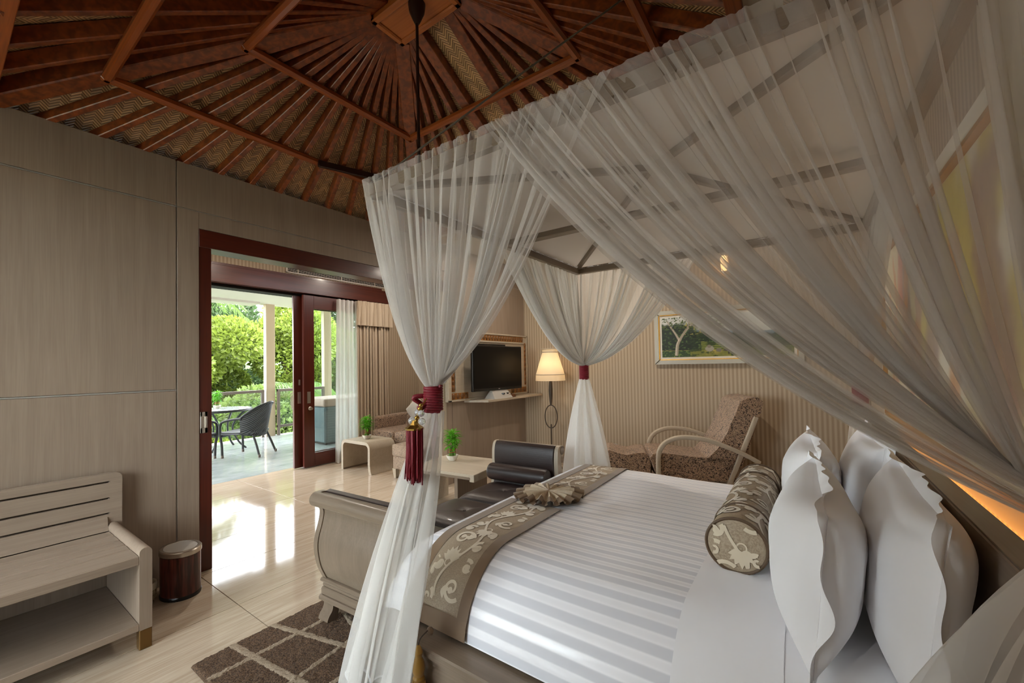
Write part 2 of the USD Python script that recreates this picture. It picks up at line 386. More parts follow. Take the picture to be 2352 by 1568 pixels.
def leaves(name, c1, c2, trans=.45):
    nodes(name, {'g': ('geometry', {}), 'r': ('rgb_ramp', {'ramp': [(0., s2l(c1)), (1., s2l(c2))]}), 'p': ('principled_bsdf', {'roughness': .45}),
                 't': ('translucent_bsdf', {}), 'o': ('mix_closure', {'fac': trans})},
          [('g.random_per_island', 'r.fac'), ('r.color', 'p.base_color'), ('r.color', 't.color'), ('p.BSDF', 'o.closure1'), ('t.BSDF', 'o.closure2')], 'o.closure')
leaves('leaf_lime', (108, 124, 46), (184, 188, 98))
leaves('leaf_mid', (86, 104, 48), (146, 152, 84))
leaves('leaf_deep', (56, 76, 42), (102, 120, 72))
leaves('leaf_palm', (84, 108, 52), (138, 156, 96))
leaves('leaf_bamboo', (96, 168, 36), (170, 224, 84), .4)
leaves('leaf_dry', (120, 88, 44), (150, 120, 70))

# painted pictures: the paint is a colour per vertex of the canvas
nodes('painted_canvas', {'a': ('attribute', {'attribute': 'paint'}), 'p': ('principled_bsdf', {'roughness': .5})}, [('a.color', 'p.base_color')])
def canvas(parent, name, v, f, rgb, label=None):
    p = part(parent, name, (v, f), 'painted_canvas', label, smooth=False)
    lin = np.asarray([s2l(c) for c in np.asarray(rgb)]) if len(rgb) < 50 else np.where(np.asarray(rgb)/255. <= .04045, np.asarray(rgb)/255./12.92, ((np.asarray(rgb)/255.+.055)/1.055)**2.4)
    UsdGeom.PrimvarsAPI(stage.GetPrimAtPath(p)).CreatePrimvar('paint', Sdf.ValueTypeNames.Color3fArray, 'vertex').Set(Vt.Vec3fArray.FromNumpy(lin.astype(np.float32)))
    return p

M['teak_rafter'] = usdkit.material(stage, '/World/Looks/teak_rafter', {
    'g': ('geometry', {}), 'n': ('noise_texture', {'scale': 26., 'detail': 3., 'roughness': .5, 'distortion': .4}), 'rp': ('math', {'math_type': 'multiply_add', 'value2': .35, 'value3': -.17}), 'ad': ('math', {'math_type': 'add'}),
    'r': ('rgb_ramp', {'ramp': [(.2, s2l((98, 42, 16))), (.8, s2l((172, 88, 36)))]}), 'p': ('principled_bsdf', {'roughness': .38, 'coat_weight': .1, 'coat_roughness': .3})},
    [('g.position', 'n.vector'), ('g.random_per_island', 'rp.value1'), ('n.fac', 'ad.value1'), ('rp.value', 'ad.value2'), ('ad.value', 'r.fac'), ('r.color', 'p.base_color')], surface='p.BSDF')

XA, XB, YB, XR, YN = -3.51, -5.9, 5.284, .5, -1.35
EZ = 2.87
# ------------------------------------------------------------------ floor of stone tiles
fl = setting('floor')
part(fl, 'grout_bed', bx(-6.06, XR+.1, YN-.1, YB+.1, -.1, -.004), 'dark_groove')
xs = [-6.05]+[-2.845-.61*k for k in range(5, -7, -1) if -6.0 < -2.845-.61*k < XR-.05]+[XR+.05]
ys = [YN-.05, -.12]+[1.1+1.22*k for k in range(0, 4) if 1.1+1.22*k < YB-.1]+[YB+.05]
g = .0016
for i in range(len(xs)-1):
    for j in range(len(ys)-1):
        part(fl, 'tile', bx(xs[i]+g, xs[i+1]-g, ys[j]+g, ys[j+1]-g, -.02, 0., .001), 'floor_stone', smooth=False)

# ------------------------------------------------------------------ left wall: veneer panels with steel grooves, wide opening with dark frame
wl = setting('wall_left')
yg, OY0, OY1 = .987, 1.116, 3.50
part(wl, 'backing_board', cat([bx(XA-.12, XA-.02, YN, OY0, 0, EZ), bx(XA-.12, XA-.02, OY0, OY1+.06, 2.43, EZ), bx(XA-.12, XA-.02, OY1+.06, YB, 0, EZ)]), 'dark_groove')
g = .006
def wpanel(y0, y1, z0, z1, gl=g, gr=g, gb=g, gt=g):
    part(wl, 'panel', bx(XA-.022, XA, y0+gl, y1-gr, z0+gb, z1-gt, .0015), 'pale_veneer_z', smooth=False)
for z0, z1 in ((0, 1.288), (1.288, 2.553), (2.553, EZ+.004)):
    wpanel(-.85, yg, z0, z1, 0, .004, 0 if z0 == 0 else g, 0 if z1 > 2.8 else g)
    wpanel(YN, -.85, z0, z1, 0, .002, 0 if z0 == 0 else g, 0 if z1 > 2.8 else g)
wpanel(yg, OY0, 0, 2.553, .004, 0, 0, .003)
wpanel(OY0, YB, 2.432, 2.553, 0, 0, 0, .003)
wpanel(yg, YB, 2.553, EZ+.004, .004, 0, .003, 0)
wpanel(OY1+.085, 3.68, 0, 2.432, 0, .003, 0, 0)
wpanel(3.68, YB, 0, 2.432, .003, 0, 0, 0)
for z in (1.288, 2.553):
    part(wl, 'steel_strip', bx(XA-.021, XA-.006, YN, yg-.004, z-.005, z+.005), 'steel_trim', 'thin brushed steel groove strip', smooth=False)
part(wl, 'steel_strip', bx(XA-.021, XA-.006, yg-.0035, yg+.0035, 0, EZ), 'steel_trim', smooth=False)
part(wl, 'steel_strip', bx(XA-.021, XA-.003, yg+.004, YB, 2.5505, 2.5555), 'steel_trim', smooth=False)

dr = setting('trim_1')     # dark timber frame of the opening
part(dr, 'jamb', bx(XA-.17, XA-.004, OY0, 1.193, 0, 2.302, .002), 'dark_mahogany_z')
part(dr, 'head', bx(XA-.17, XA+.004, OY0, OY1+.085, 2.302, 2.43, .003), 'dark_mahogany_y')
part(dr, 'jamb', bx(XA-.17, XA-.06, OY1-.006, OY1+.06, 0, 2.302, .002), 'dark_mahogany_z')
part(dr, 'reveal', bx(XA-.06, XA-.0, OY1, OY1+.085, 0, 2.302, .002), 'cream_wood_z', 'pale veneer end of the wall')
hp = part(dr+'/jamb', 'recessed_handle', cat([bx(XA-.006, XA+.0015, 1.122, 1.165, .974, 1.01, .001), bx(XA-.006, XA+.0015, 1.122, 1.165, 1.09, 1.124, .001), bx(XA-.006, XA+.0015, 1.122, 1.134, .974, 1.124, .001), bx(XA-.006, XA+.0015, 1.15, 1.165, .974, 1.124, .001), bx(XA-.012, XA-.003, 1.125, 1.16, .98, 1.12, .001), bx(XA-.004, XA-.001, 1.147, 1.1505, 1.01, 1.09, .0005)]), 'brushed_steel', 'brushed steel flush pull with a pill-shaped recess')

# ------------------------------------------------------------------ back wall, right wall, wall behind the camera, sunroom walls
wb = setting('wall_back')
part(wb, 'wallpaper_face', bx(XB-.2, XR+.2, YB, YB+.12, 0, 3.1), 'wallpaper_x', smooth=False)
bb = setting('baseboard_back')
part(bb, 'board', bx(XA, XR, YB-.014, YB, 0, .09), 'pale_veneer_x')
wr = setting('wall_right')
part(wr, 'plaster_face', bx(XR, XR+.12, YN, YB+.02, 0, 3.0), 'wallpaper_y', smooth=False)
wn = setting('wall_front')
WX0, WX1, WZ0, WZ1 = -3.35, -1.75, .06, 2.5
part(wn, 'wall_face', cat([bx(-6.2, WX0, YN-.14, YN, 0, 3.05), bx(WX1, XR+.12, YN-.14, YN, 0, 3.05), bx(WX0, WX1, YN-.14, YN, 0, WZ0), bx(WX0, WX1, YN-.14, YN, WZ1, 3.05)]), 'cream_paint', smooth=False)
w1 = setting('window_1')
for k in range(4):
    x = WX0+(WX1-WX0)*k/3
    part(w1, 'mullion', bx(max(x-.03, WX0), min(x+.03, WX1), YN-.1, YN-.04, WZ0, WZ1), 'dark_mahogany_z')
part(w1, 'sill', bx(WX0, WX1, YN-.12, YN+.04, WZ0, WZ0+.04), 'dark_mahogany_x')
part(w1, 'head', bx(WX0, WX1, YN-.1, YN-.04, WZ1-.05, WZ1), 'dark_mahogany_x')
for k in range(3):
    x = WX0+(WX1-WX0)*k/3
    part(w1, 'pane', bx(x+.03, x+(WX1-WX0)/3-.03, YN-.072, YN-.066, WZ0+.04, WZ1-.05, .0005), 'window_glass', smooth=False)
ws = setting('wall_sunroom')     # partition wall of the sunroom with the exterior door
DY0, DY1, DZ = .9, 4.45, 2.49
part(ws, 'wallpaper_face', cat([bx(XB-.2, XB, YN, DY0, 0, 3.1), bx(XB-.2, XB, DY0, DY1, DZ+.02, 3.1), bx(XB-.2, XB, DY1, YB, 0, 3.1)]), 'wallpaper_y', smooth=False)
part(ws, 'end_wall', bx(XB, XA-.12, -.15, 0., 0, 3.05), 'wallpaper_x', smooth=False)

wood('teak_plate', (150, 78, 30), (186, 106, 48), 'x', 1., .3, coat=.2)
# ------------------------------------------------------------------ ceiling: hipped vault of teak rafters over bamboo matting
ce = setting('ceiling')
CX, CYR, HX, HY, PX, PY, S = -1.855, 1.68, 1.655, 1.51, .265, .125, .5
PZ = EZ+S*(HX-PX)
part(ce, 'flat_ceiling', cat([bx(CX+HX+.02, XR+.1, YN-.1, YB+.1, EZ, EZ+.06), bx(XA-.1, CX+HX+.02, CYR+HY+.02, YB+.1, EZ, EZ+.06), bx(XA-.1, CX+HX+.02, YN-.1, CYR-HY-.02, EZ, EZ+.06)]), 'flat_ceiling', smooth=False)
part(ce, 'sunroom_ceiling', bx(XB-.2, XA-.1, YN-.1, YB+.1, 3.0, 3.06), 'flat_ceiling', smooth=False)
part(ce, 'eave_beam', bx(CX+HX-.03, CX+HX+.03, CYR-HY-.02, CYR+HY+.02, EZ-.035, EZ+.12), 'teak_y')
part(ce, 'eave_beam', bx(XA, CX+HX, CYR+HY-.03, CYR+HY+.03, EZ-.035, EZ+.12), 'teak_x')
part(ce, 'eave_beam', bx(XA, CX+HX, CYR-HY-.03, CYR-HY+.03, EZ-.0, EZ+.12), 'teak_x')
RD = .07
def rp(d, side, t):
    """point on the rafter soffit plane at inward distance d from the eave, offset t along the eave"""
    z = EZ+S*d
    return {'-x': (CX-HX+d, CYR+t, z), '+x': (CX+HX-d, CYR+t, z), '-y': (CX+t, CYR-HY+d, z), '+y': (CX+t, CYR+HY-d, z)}[side]
nrm = {'-x': (-S, 0, 1), '+x': (S, 0, 1), '-y': (0, -S, 1), '+y': (0, S, 1)}
DX = HX-PX
for side in ('-x', '+x', '-y', '+y'):
    xs_ = side[1] == 'x'
    half, ph = (HY, PY) if xs_ else (HX, PX)
    up = RD+.012
    quad = [np.add(rp(d, side, t), (0, 0, up)) for d, t in ((-.25, -half-.25), (-.25, half+.25), (DX+.03, ph+.02), (DX+.03, -ph-.02))]
    quad2 = [q+np.array([0, 0, .03]) for q in quad]
    part(ce, 'bamboo_matting', hull(quad+quad2), 'matting_x' if xs_ else 'matting_y', 'herringbone woven bamboo matting between the rafters', smooth=False)
    if xs_:
        pos = [(t*ph/half*.92, t, .036) for t in np.arange(-6, 7)*.221]
    else:
        pos = [(s*a, s*b, w) for s in (-1, 1) for a, b, w in ((.135, .15, .08), (.185, .45, .038), (.21, .75, .038), (.23, 1.05, .038), (.25, 1.33, .038))]
    n = np.array(nrm[side], float); n /= np.linalg.norm(n)
    for a, b, w in pos:
        p0, p1 = np.array(rp(-.06 if side == '-x' else -.01, side, b)), np.array(rp(DX+.01, side, a))
        part(ce, 'rafter', beam(p0+n*RD/2, p1+n*RD/2, w, RD, n, .004), 'teak_rafter', smooth=False)
for sx in (-1, 1):
    for sy in (-1, 1):
        a = np.array([CX+sx*HX, CYR+sy*HY, EZ-.012+RD/2]); b = np.array([CX+sx*PX, CYR+sy*PY, PZ-.012+RD/2])
        part(ce, 'hip_rafter', beam(a, b, .1, RD+.02, (0, 0, 1), .006), 'teak_rafter', smooth=False)
def ring(d, w, h):
    z = EZ+S*d-h*.35
    hx, hy = HX-d, HY-d
    for s in (-1, 1):
        part(ce, 'purlin', beam((CX+s*hx, CYR-hy-.03, z), (CX+s*hx, CYR+hy+.03, z), w, h, (0, 0, 1), .014), 'teak_y', 'moulded ring purlin under the rafters')
        part(ce, 'purlin', beam((CX-hx-.03, CYR+s*hy, z), (CX+hx+.03, CYR+s*hy, z), w, h, (0, 0, 1), .014), 'teak_x')
ring(.395, .05, .05); ring(.895, .05, .05)
part(ce, 'tie_bar', beam((-3.09, 1.77, 3.03), (-3.02, 2.42, 3.10), .03, .05), 'rod_dark', 'short dark metal bar under the ring purlin', smooth=False)
pl = part(ce, 'apex_plate', bx(CX-PX+.02, CX+PX-.02, CYR-PY+.02, CYR+PY-.02, PZ-.026, PZ+.05), 'teak_plate', 'square teak plate at the apex of the vault')
fr = []
for s in (-1, 1):
    fr.append(bx(CX-PX, CX+PX, CYR+s*(PY-.02)-.02, CYR+s*(PY-.02)+.02, PZ-.04, PZ+.05, .008))
    fr.append(bx(CX+s*(PX-.02)-.02, CX+s*(PX-.02)+.02, CYR-PY, CYR+PY, PZ-.04, PZ+.05, .008))
    fr.append(bx(CX-PX+.035, CX+PX-.035, CYR+s*(PY-.045)-.008, CYR+s*(PY-.045)+.008, PZ-.02, PZ+.05, .006))
    fr.append(bx(CX+s*(PX-.045)-.008, CX+s*(PX-.045)+.008, CYR-PY+.035, CYR+PY-.035, PZ-.02, PZ+.05, .006))
part(pl.rsplit('/', 1)[0], 'apex_moulding', cat(fr), 'teak_plate')
part(ce, 'apex_cap', bx(CX-PX-.1, CX+PX+.1, CYR-PY-.1, CYR+PY+.1, PZ+.1, PZ+.2), 'black_void', smooth=False)

t = thing('ceiling_rod', 'dark metal rod with cone cap dropping from the apex plate of the vaulted ceiling', 'ceiling rod', (-1.803, 1.645, 0))
part(t, 'cone_cap', lathe([(.0, 3.57), (.048, 3.57), (.05, 3.53), (.044, 3.49), (.018, 3.43), (.012, 3.42), (.0, 3.42)], 24), 'rod_dark')
part(t, 'rod', lathe([(.0, 3.45), (.009, 3.45), (.009, 2.55), (0, 2.55)], 12), 'rod_dark')

# ------------------------------------------------------------------ sunroom front: lintel, air grille, sliding doors
tb = setting('trim_2')
part(tb, 'lintel', bx(XB, XB+.11, .5, 4.6, 2.49, 2.70, .003), 'dark_mahogany_y')
part(tb, 'lintel_cap', bx(XB, XB+.085, .5, 4.44, 2.70, 2.735, .002), 'dark_mahogany_y')
part(tb, 'track', bx(-6.1, XB, DY0, DY1, 2.455, 2.49, .001), 'black_void')
t = thing('air_grille', 'long white slatted air conditioning grille above the sliding door lintel', 'air vent', (XB, 0, 0))
GY0, GY1, GZ0, GZ1 = 2.89, 5.1, 2.765, 2.89
part(t, 'frame', cat([bx(0, .02, GY0, GY1, GZ1-.018, GZ1), bx(0, .02, GY0, GY1, GZ0, GZ0+.018), bx(0, .02, GY0, GY0+.02, GZ0, GZ1), bx(0, .02, GY1-.02, GY1, GZ0, GZ1)]), 'grille_white')
part(t, 'backing', bx(0, .004, GY0+.01, GY1-.01, GZ0+.01, GZ1-.01), 'black_void')
for k in range(6):
    z = GZ0+.03+.0135*k
    part(t, 'slat', moved(bx(-.006, .006, GY0+.02, GY1-.02, -.0016, .0016, .0004), (.011, 0, z), ry=.08), 'grille_white', smooth=False)
for y in (3.06, 3.74, 4.35, 4.95):
    part(t, 'divider', bx(.002, .018, y-.004, y+.004, GZ0+.015, GZ1-.015, .0005), 'grille_white', smooth=False)

def sliding_door(name, x, y0, y1, st, handles):
    t = setting(name)
    part(t, 'stile', bx(x-.022, x+.022, y0, y0+st, .012, 2.47, .003), 'dark_mahogany_z')
    part(t, 'stile', bx(x-.022, x+.022, y1-st, y1, .012, 2.47, .003), 'dark_mahogany_z')
    part(t, 'bottom_rail', bx(x-.02, x+.02, y0+st, y1-st, .012, .2, .003), 'dark_mahogany_y')
    part(t, 'top_rail', bx(x-.02, x+.02, y0+st, y1-st, 2.28, 2.47, .003), 'dark_mahogany_y')
    part(t, 'pane', bx(x-.004, x+.004, y0+st, y1-st, .2, 2.28, .0005), 'window_glass', smooth=False)
    for z0, z1 in handles:
        h = part(t+'/stile', 'flush_pull', cat([bx(x+.02, x+.026, y0+.048, y0+.095, z0, z1, .001), bx(x+.0225, x+.0275, y0+.057, y0+.086, z0+.02, z1-.02, .002)]), 'brushed_steel')
    return t
d1 = sliding_door('door_1', -5.835, 3.09, 4.36, .155, [(.92, 1.085)])
part(d1+'/stile', 'lock_knob', moved(lathe([(0, 0), (.024, 0), (.026, .006), (.018, .012), (.012, .03), (.02, .036), (.02, .05), (0, .052)], 20), (-5.813, 3.175, .845), ry=PI/2), 'brushed_steel')
d2 = sliding_door('door_2', -5.93, 3.0, 4.3, .13, [(.92, 1.085)])
part(d2+'/stile', 'latch', bx(-5.908, -5.895, 3.06, 3.085, 1.18, 1.26), 'brushed_steel')

# ------------------------------------------------------------------ terrace
te = setting('terrace_floor')
part(te, 'slab', bx(-9.45, -6.06, -3.5, 9.5, -.25, -.012), 'cream_paint')
for i, x in enumerate(np.arange(-9.45, -6.1, .565)):
    for j, y in enumerate(np.arange(-2.0, 8.0, 1.0)):
        part(te, 'tile', bx(x+.0008, x+.5642, y+.0008, y+.9992, -.02, -.002, .0008), 'terrace_marble', smooth=False)
tr = setting('terrace_roof')
part(tr, 'soffit', bx(-9.55, -6.1, -3.5, 9.5, 2.80, 3.05), 'white_paint', smooth=False)
part(tr, 'edge_beam', bx(-9.55, -9.1, -3.5, 3.95, 2.755, 2.82), 'white_paint', smooth=False)
part(tr, 'outer_wall_face', cat([bx(-6.12, -6.1, -3.5, DY0, 0, 3.1), bx(-6.12, -6.1, DY1, 9.5, 0, 3.1), bx(-6.12, -6.1, DY0, DY1, 2.5, 3.1)]), 'cream_paint', smooth=False)
for x, y in ((-9.3, 4.235), (-9.3, 5.53), (-9.3, 1.6)):
    c = setting('terrace_column')
    part(c, 'shaft', bx(x-.13, x+.0, y-.09, y+.09, -.01, 2.82, .006), 'cream_paint')

def railing(label, y0, y1):
    t = thing('balcony_railing', label, 'railing', (-9.3, 0, 0))
    part(t, 'top_rail', bx(-.03, .03, y0, y1, .93, .985, .004), 'rail_grey')
    part(t, 'bottom_rail', bx(-.02, .02, y0, y1, .16, .215, .004), 'rail_grey')
    for y in (y0, y1): part(t, 'post', bx(-.028, .028, y-.0 if y == y0 else y-.05, y+.05 if y == y0 else y, -.005, .985, .004), 'rail_grey')
    part(t, 'glass_panel', bx(-.004, .004, y0+.05, y1-.05, .215, .93, .0005), 'window_glass', smooth=False)
railing('glass balcony railing with grey frame left of the terrace column', 1.72, 4.09)
railing('glass balcony railing with grey frame right of the terrace column', 4.36, 5.42)

# recessed ceiling downlights in the flat ceiling round the vault
LAMPS = [(-2.75, -.55, 2.5, 'entrance corner by the panelled wall'), (-1.35, -.5, 13, 'entrance side before the bed'), (-.4, -.5, 11, 'head side nearest the camera'), (-2.9, 4.1, 26, 'flat ceiling over the floor lamp corner'), (-1.75, 4.0, 34, 'flat ceiling before the landscape painting'), (-.6, 4.1, 14, 'flat ceiling over the lounge chair'), (-4.7, 2.2, 44, 'sunroom ceiling before the sliding door'), (-4.7, 4.0, 44, 'sunroom ceiling over the sofa')]
for x, y, p, where in LAMPS:
    zc = EZ if x > XA else 3.0
    t = thing('downlight', 'round recessed downlight, '+where, 'ceiling lamp', (x, y, zc), group='recessed ceiling downlights')
    part(t, 'rim', lathe([(.036, .0), (.05, -.004), (.052, -.001), (.05, .003)], 20), 'white_paint')
    L = UsdLux.DiskLight.Define(stage, t+'/lamp'); L.CreateRadiusAttr(.036); L.CreateIntensityAttr(float(p)*22); L.CreateColorAttr(Gf.Vec3f(1., .89, .76) if y > 0 else Gf.Vec3f(1., .93, .86)); L.AddTranslateOp().Set(Gf.Vec3d(0, 0, -.003))

# ------------------------------------------------------------------ bed
rng = np.random.default_rng(7)
BX0, BX1, BY0, BY1, BZ = -1.60, .33, 1.36, 3.14, .602
t = thing('bed', 'large taupe wooden bed with veneered headboard and wide ledge around the mattress', 'bed', (0, 0, 0))
part(t, 'side_rail', cat([bx(-1.64, .3, 1.15, 1.40, .262, .3, .006), bx(-1.62, .3, 1.165, 1.19, .06, .262, .003)]), 'taupe_wood_x')
part(t, 'side_rail', cat([bx(-1.64, .3, 3.1, 3.34, .262, .3, .006), bx(-1.62, .3, 3.29, 3.32, .06, .262, .003)]), 'taupe_wood_x')
part(t, 'foot_rail', bx(-1.64, -1.60, 1.165, 3.33, .06, .3, .006), 'taupe_wood_y')
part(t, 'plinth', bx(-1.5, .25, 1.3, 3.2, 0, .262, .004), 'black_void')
part(t, 'mattress', rbx(BX0+.05, BX1-.02, BY0+.05, BY1-.05, .3, BZ-.02, .05), 'white_linen')
part(t, 'headboard', bx(.336, .39, 1.2, 3.46, .12, .985, .004), 'pale_veneer_y')
part(t, 'headboard_edge', bx(.338, .398, 1.2, 3.46, .985, .992, .001), 'taupe_wood_y', 'darker top edge of the headboard')
t = thing('cove_light', 'glowing amber light strip in the gap behind the headboard', 'light strip', (0, 0, 0))
part(t, 'diffuser', bx(.405, .49, 1.22, 3.6, .86, .885, .004), 'cove_glow')
part(t, 'ledge', bx(.398, XR, 1.2, 3.62, .82, .86, .002), 'pale_veneer_y')

# cloth laid over the mattress: cloth coordinates (a along x, b along y) to space
def fold(s, e, R):
    """s: cloth coordinate, e: edge where it turns down, R: turning radius -> (position, drop)"""
    th = np.clip((s-e)/R, 0, PI/2*.94); over = np.maximum(s-e-R*PI/2*.94, 0)
    return np.where(s < e, s, e+R*np.sin(th)+over*math.cos(PI/2*.94)), R*(1-np.cos(th))+over*math.sin(PI/2*.94)
YM = (BY0+BY1)/2
def lay(a, b, off=0.):
    R = .17
    n1, n2 = fold(-b, .70, .30); f1, f2 = fold(b, .81, .14)
    pb, db = np.where(b < 0, n1, f1), np.where(b < 0, n2, f2); pa, da = fold(-a, -BX0-.13, R)
    z = BZ-np.sqrt(da**2+db**2)
    wr = .003*np.sin(7*a+3*b)+.004*(meshkit.fbm(np.stack([a*4, b*4, 0*a], -1), 3, 5)-.5)
    sy = np.sign(b)
    nz = np.exp(-(da+db)*9)
    return np.stack([np.where(-a > -BX0-.13, -pa-off*(1-nz), a), YM+sy*(pb+off*(1-nz)), z+wr*nz+off*nz])
def cloth_part(parent, name, a0, a1, b0, b1, off, mat, na, nb, label=None):
    V, Fa = grid(lambda U, W: lay(a0+(a1-a0)*U, b0+(b1-b0)*W, off), na, nb)
    p = part(parent, name, (V, Fa), mat, label, smooth=True)
    B = np.repeat((b0+(b1-b0)*np.linspace(0, 1, nb))[None], na, 0).reshape(-1)
    A = np.repeat((a0+(a1-a0)*np.linspace(0, 1, na))[:, None], nb, 1).reshape(-1)
    UsdGeom.PrimvarsAPI(stage.GetPrimAtPath(p)).CreatePrimvar('cloth', Sdf.ValueTypeNames.Color3fArray, 'vertex').Set(Vt.Vec3fArray.FromNumpy(np.stack([A, B, 0*A], 1).astype(np.float32)))
    return p
nodes('satin_cloth', {'at': ('attribute', {'attribute': 'cloth'}), 's': ('separate_xyz', {}), 'k': ('math', {'math_type': 'multiply', 'value2': 2*PI/.066}), 'sn': ('math', {'math_type': 'sine'}),
      'mr': ('map_range', {'from_min': -.25, 'from_max': .25}), 'r': ('rgb_ramp', {'ramp': [(0., s2l((216, 217, 224))), (1., s2l((244, 244, 249)))]}), 'rr': ('map_range', {'to_min': .6, 'to_max': .42}),
      'p': ('principled_bsdf', {'sheen_weight': .1})},
      [('at.vector', 's.vector'), ('s.y', 'k.value1'), ('k.value', 'sn.value1'), ('sn.value', 'mr.value'), ('mr.result', 'r.fac'), ('mr.result', 'rr.value'), ('r.color', 'p.base_color'), ('rr.result', 'p.roughness')])
HB = (BY1-BY0)/2
BD = HB+.27      # cloth length from the middle to the hem on either side
t = thing('duvet', 'white satin striped duvet spread over the bed and hanging over its near side', 'duvet')
cloth_part(t, 'cover', -1.95, .30, -BD, BD, .0, 'satin_cloth', 110, 150)
t = thing('bed_sheet', 'plain white sheet folded back over the striped duvet under the bolster', 'sheet')
cloth_part(t, 'fold', -.36, -.075, -BD+.02, BD-.02, .008, 'white_linen', 24, 120)
cloth_part(t, 'underlay', -.09, .31, -BD+.02, BD-.02, .004, 'white_linen', 24, 120)

# scroll motif (flat): list of polygons in (u across, w along), one period L long
def scroll_motif(L=.44, W=.21):
    def taper(pts, w0, w1):
        pts = np.asarray(pts); n = len(pts); w = np.linspace(w0, w1, n); tg = np.gradient(pts, axis=0); tg /= np.linalg.norm(tg, axis=1, keepdims=True)+1e-9
        nn = np.stack([-tg[:, 1], tg[:, 0]], 1)
        return [np.array([pts[i]+nn[i]*w[i], pts[i]-nn[i]*w[i], pts[i+1]-nn[i+1]*w[i+1], pts[i+1]+nn[i+1]*w[i+1]]) for i in range(n-1)]
    out = []
    w = np.linspace(0, L, 34); spine = np.stack([.045*np.sin(2*PI*w/L), w], 1)
    out += taper(spine, .006, .006)
    for k, (c, s, ph) in enumerate((((-.045, .25*L), 1, .2), ((.05, .75*L), -1, PI+.2), ((.072, .17*L), 1, 1.4), ((-.072, .62*L), -1, 1.9), ((.07, .40*L), -1, .3), ((-.07, .92*L), 1, 2.2), ((-.075, .45*L), 1, .9), ((.078, .95*L), -1, 1.1))):
        r0 = .058 if k < 2 else .034; th = np.linspace(0, 2.6*PI, 36)
        r = r0*np.exp(-th*.2); out += taper(np.stack([c[0]+s*r*np.cos(th+ph), c[1]+r*np.sin(th+ph)], 1), .0085, .004)
        a = th[-1]; cx, cy = c[0]+s*r[-1]*math.cos(a+ph), c[1]+r[-1]*math.sin(a+ph)
        g = np.linspace(0, 2*PI, 12, endpoint=False); out.append(np.stack([cx+.013*np.cos(g), cy+.013*np.sin(g)], 1))
    def petal(c, ang, l, wd):
        tt = np.linspace(0, 1, 9); side = wd*np.sin(PI*tt**.7); P = np.vstack([np.stack([tt*l, side], 1), np.stack([tt[::-1]*l, -side[::-1]], 1)])
        cs, sn = math.cos(ang), math.sin(ang); return np.stack([c[0]+P[:, 0]*cs-P[:, 1]*sn, c[1]+P[:, 0]*sn+P[:, 1]*cs], 1)
    for c, d in (((.02, .47*L), -1.), ((-.03, .98*L), 1.)):
        for k in range(-3, 4): out.append(petal(c, d*PI/2+k*.42, .068-.006*abs(k), .0135))
        g = np.linspace(0, 2*PI, 14); out += taper(np.stack([c[0]+.017*np.cos(g), c[1]-d*.014+.017*np.sin(g)], 1), .003, .003)
    for c, ang in (((.085, .33*L), .6), ((-.085, .8*L), 2.6), ((.088, .92*L), -.5), ((-.088, .08*L), 3.6), ((.0, .25*L), 2.2), ((0., .73*L), -.6)):
        for k in (-1, 0, 1): out.append(petal(c, ang+k*.6, .042, .0105))
    return out
MOTIF = scroll_motif()
def motif_mesh(fn, w0, w1, L=.44, half=.105, flip=False):
    V, Fa, n = [], [], 0
    k0, k1 = int(math.floor(w0/L)), int(math.ceil(w1/L))
    for k in range(k0, k1):
        for P in MOTIF:
            Q = P+np.array([0, k*L])
            if Q[:, 1].min() < w0 or Q[:, 1].max() > w1 or np.abs(Q[:, 0]).max() > half: continue
            c = Q.mean(0) if len(Q) > 4 else None
            pts = np.vstack([Q, c]) if c is not None else Q
            m = len(Q)
            f = [(m, i, (i+1) % m) for i in range(m)] if c is not None else [(0, 1, 2), (0, 2, 3)]
            V.append(pts); Fa.append(np.array(f)+n); n += len(pts)
    V = np.vstack(V); Fa = np.vstack(Fa)
    return np.asarray(fn(V[:, 0], V[:, 1])).T.reshape(-1, 3), Fa

RX0, RX1 = -1.475, -1.135
RC = (RX0+RX1)/2
t = thing('bed_runner', 'taupe brocade bed runner with darker borders and a fan-folded rosette', 'bed runner')
bw = .055
for (b0, b1), nm in (((-BD+.035, -.2), 'near'), ((.02, BD-.05), 'far')):
    n = int((b1-b0)/.02)
    pp = cloth_part(t, 'brocade_panel', RX0+bw, RX1-bw, b0, b1, .0075, 'brocade_ground', 12, n)
    p = part(t, 'scroll_pattern', motif_mesh(lambda u, w: lay(RC+u, w, .0098), b0+.07 if nm == 'near' else b0+.02, b1-.01), 'brocade_pattern', 'pale woven scrolls and palmettes', smooth=True, kind='stuff')
    for a0, a1 in ((RX0, RX0+bw), (RX1-bw, RX1)):
        cloth_part(t, 'border', a0, a1, b0, b1, .0095, 'runner_border', 5, n)
    e0, e1 = ((b0-.03, b0+.045) if nm == 'near' else (b1-.045, b1+.03))
    cloth_part(t, 'border', RX0, RX1, e0, e1, .0125, 'runner_border', 12, 8)
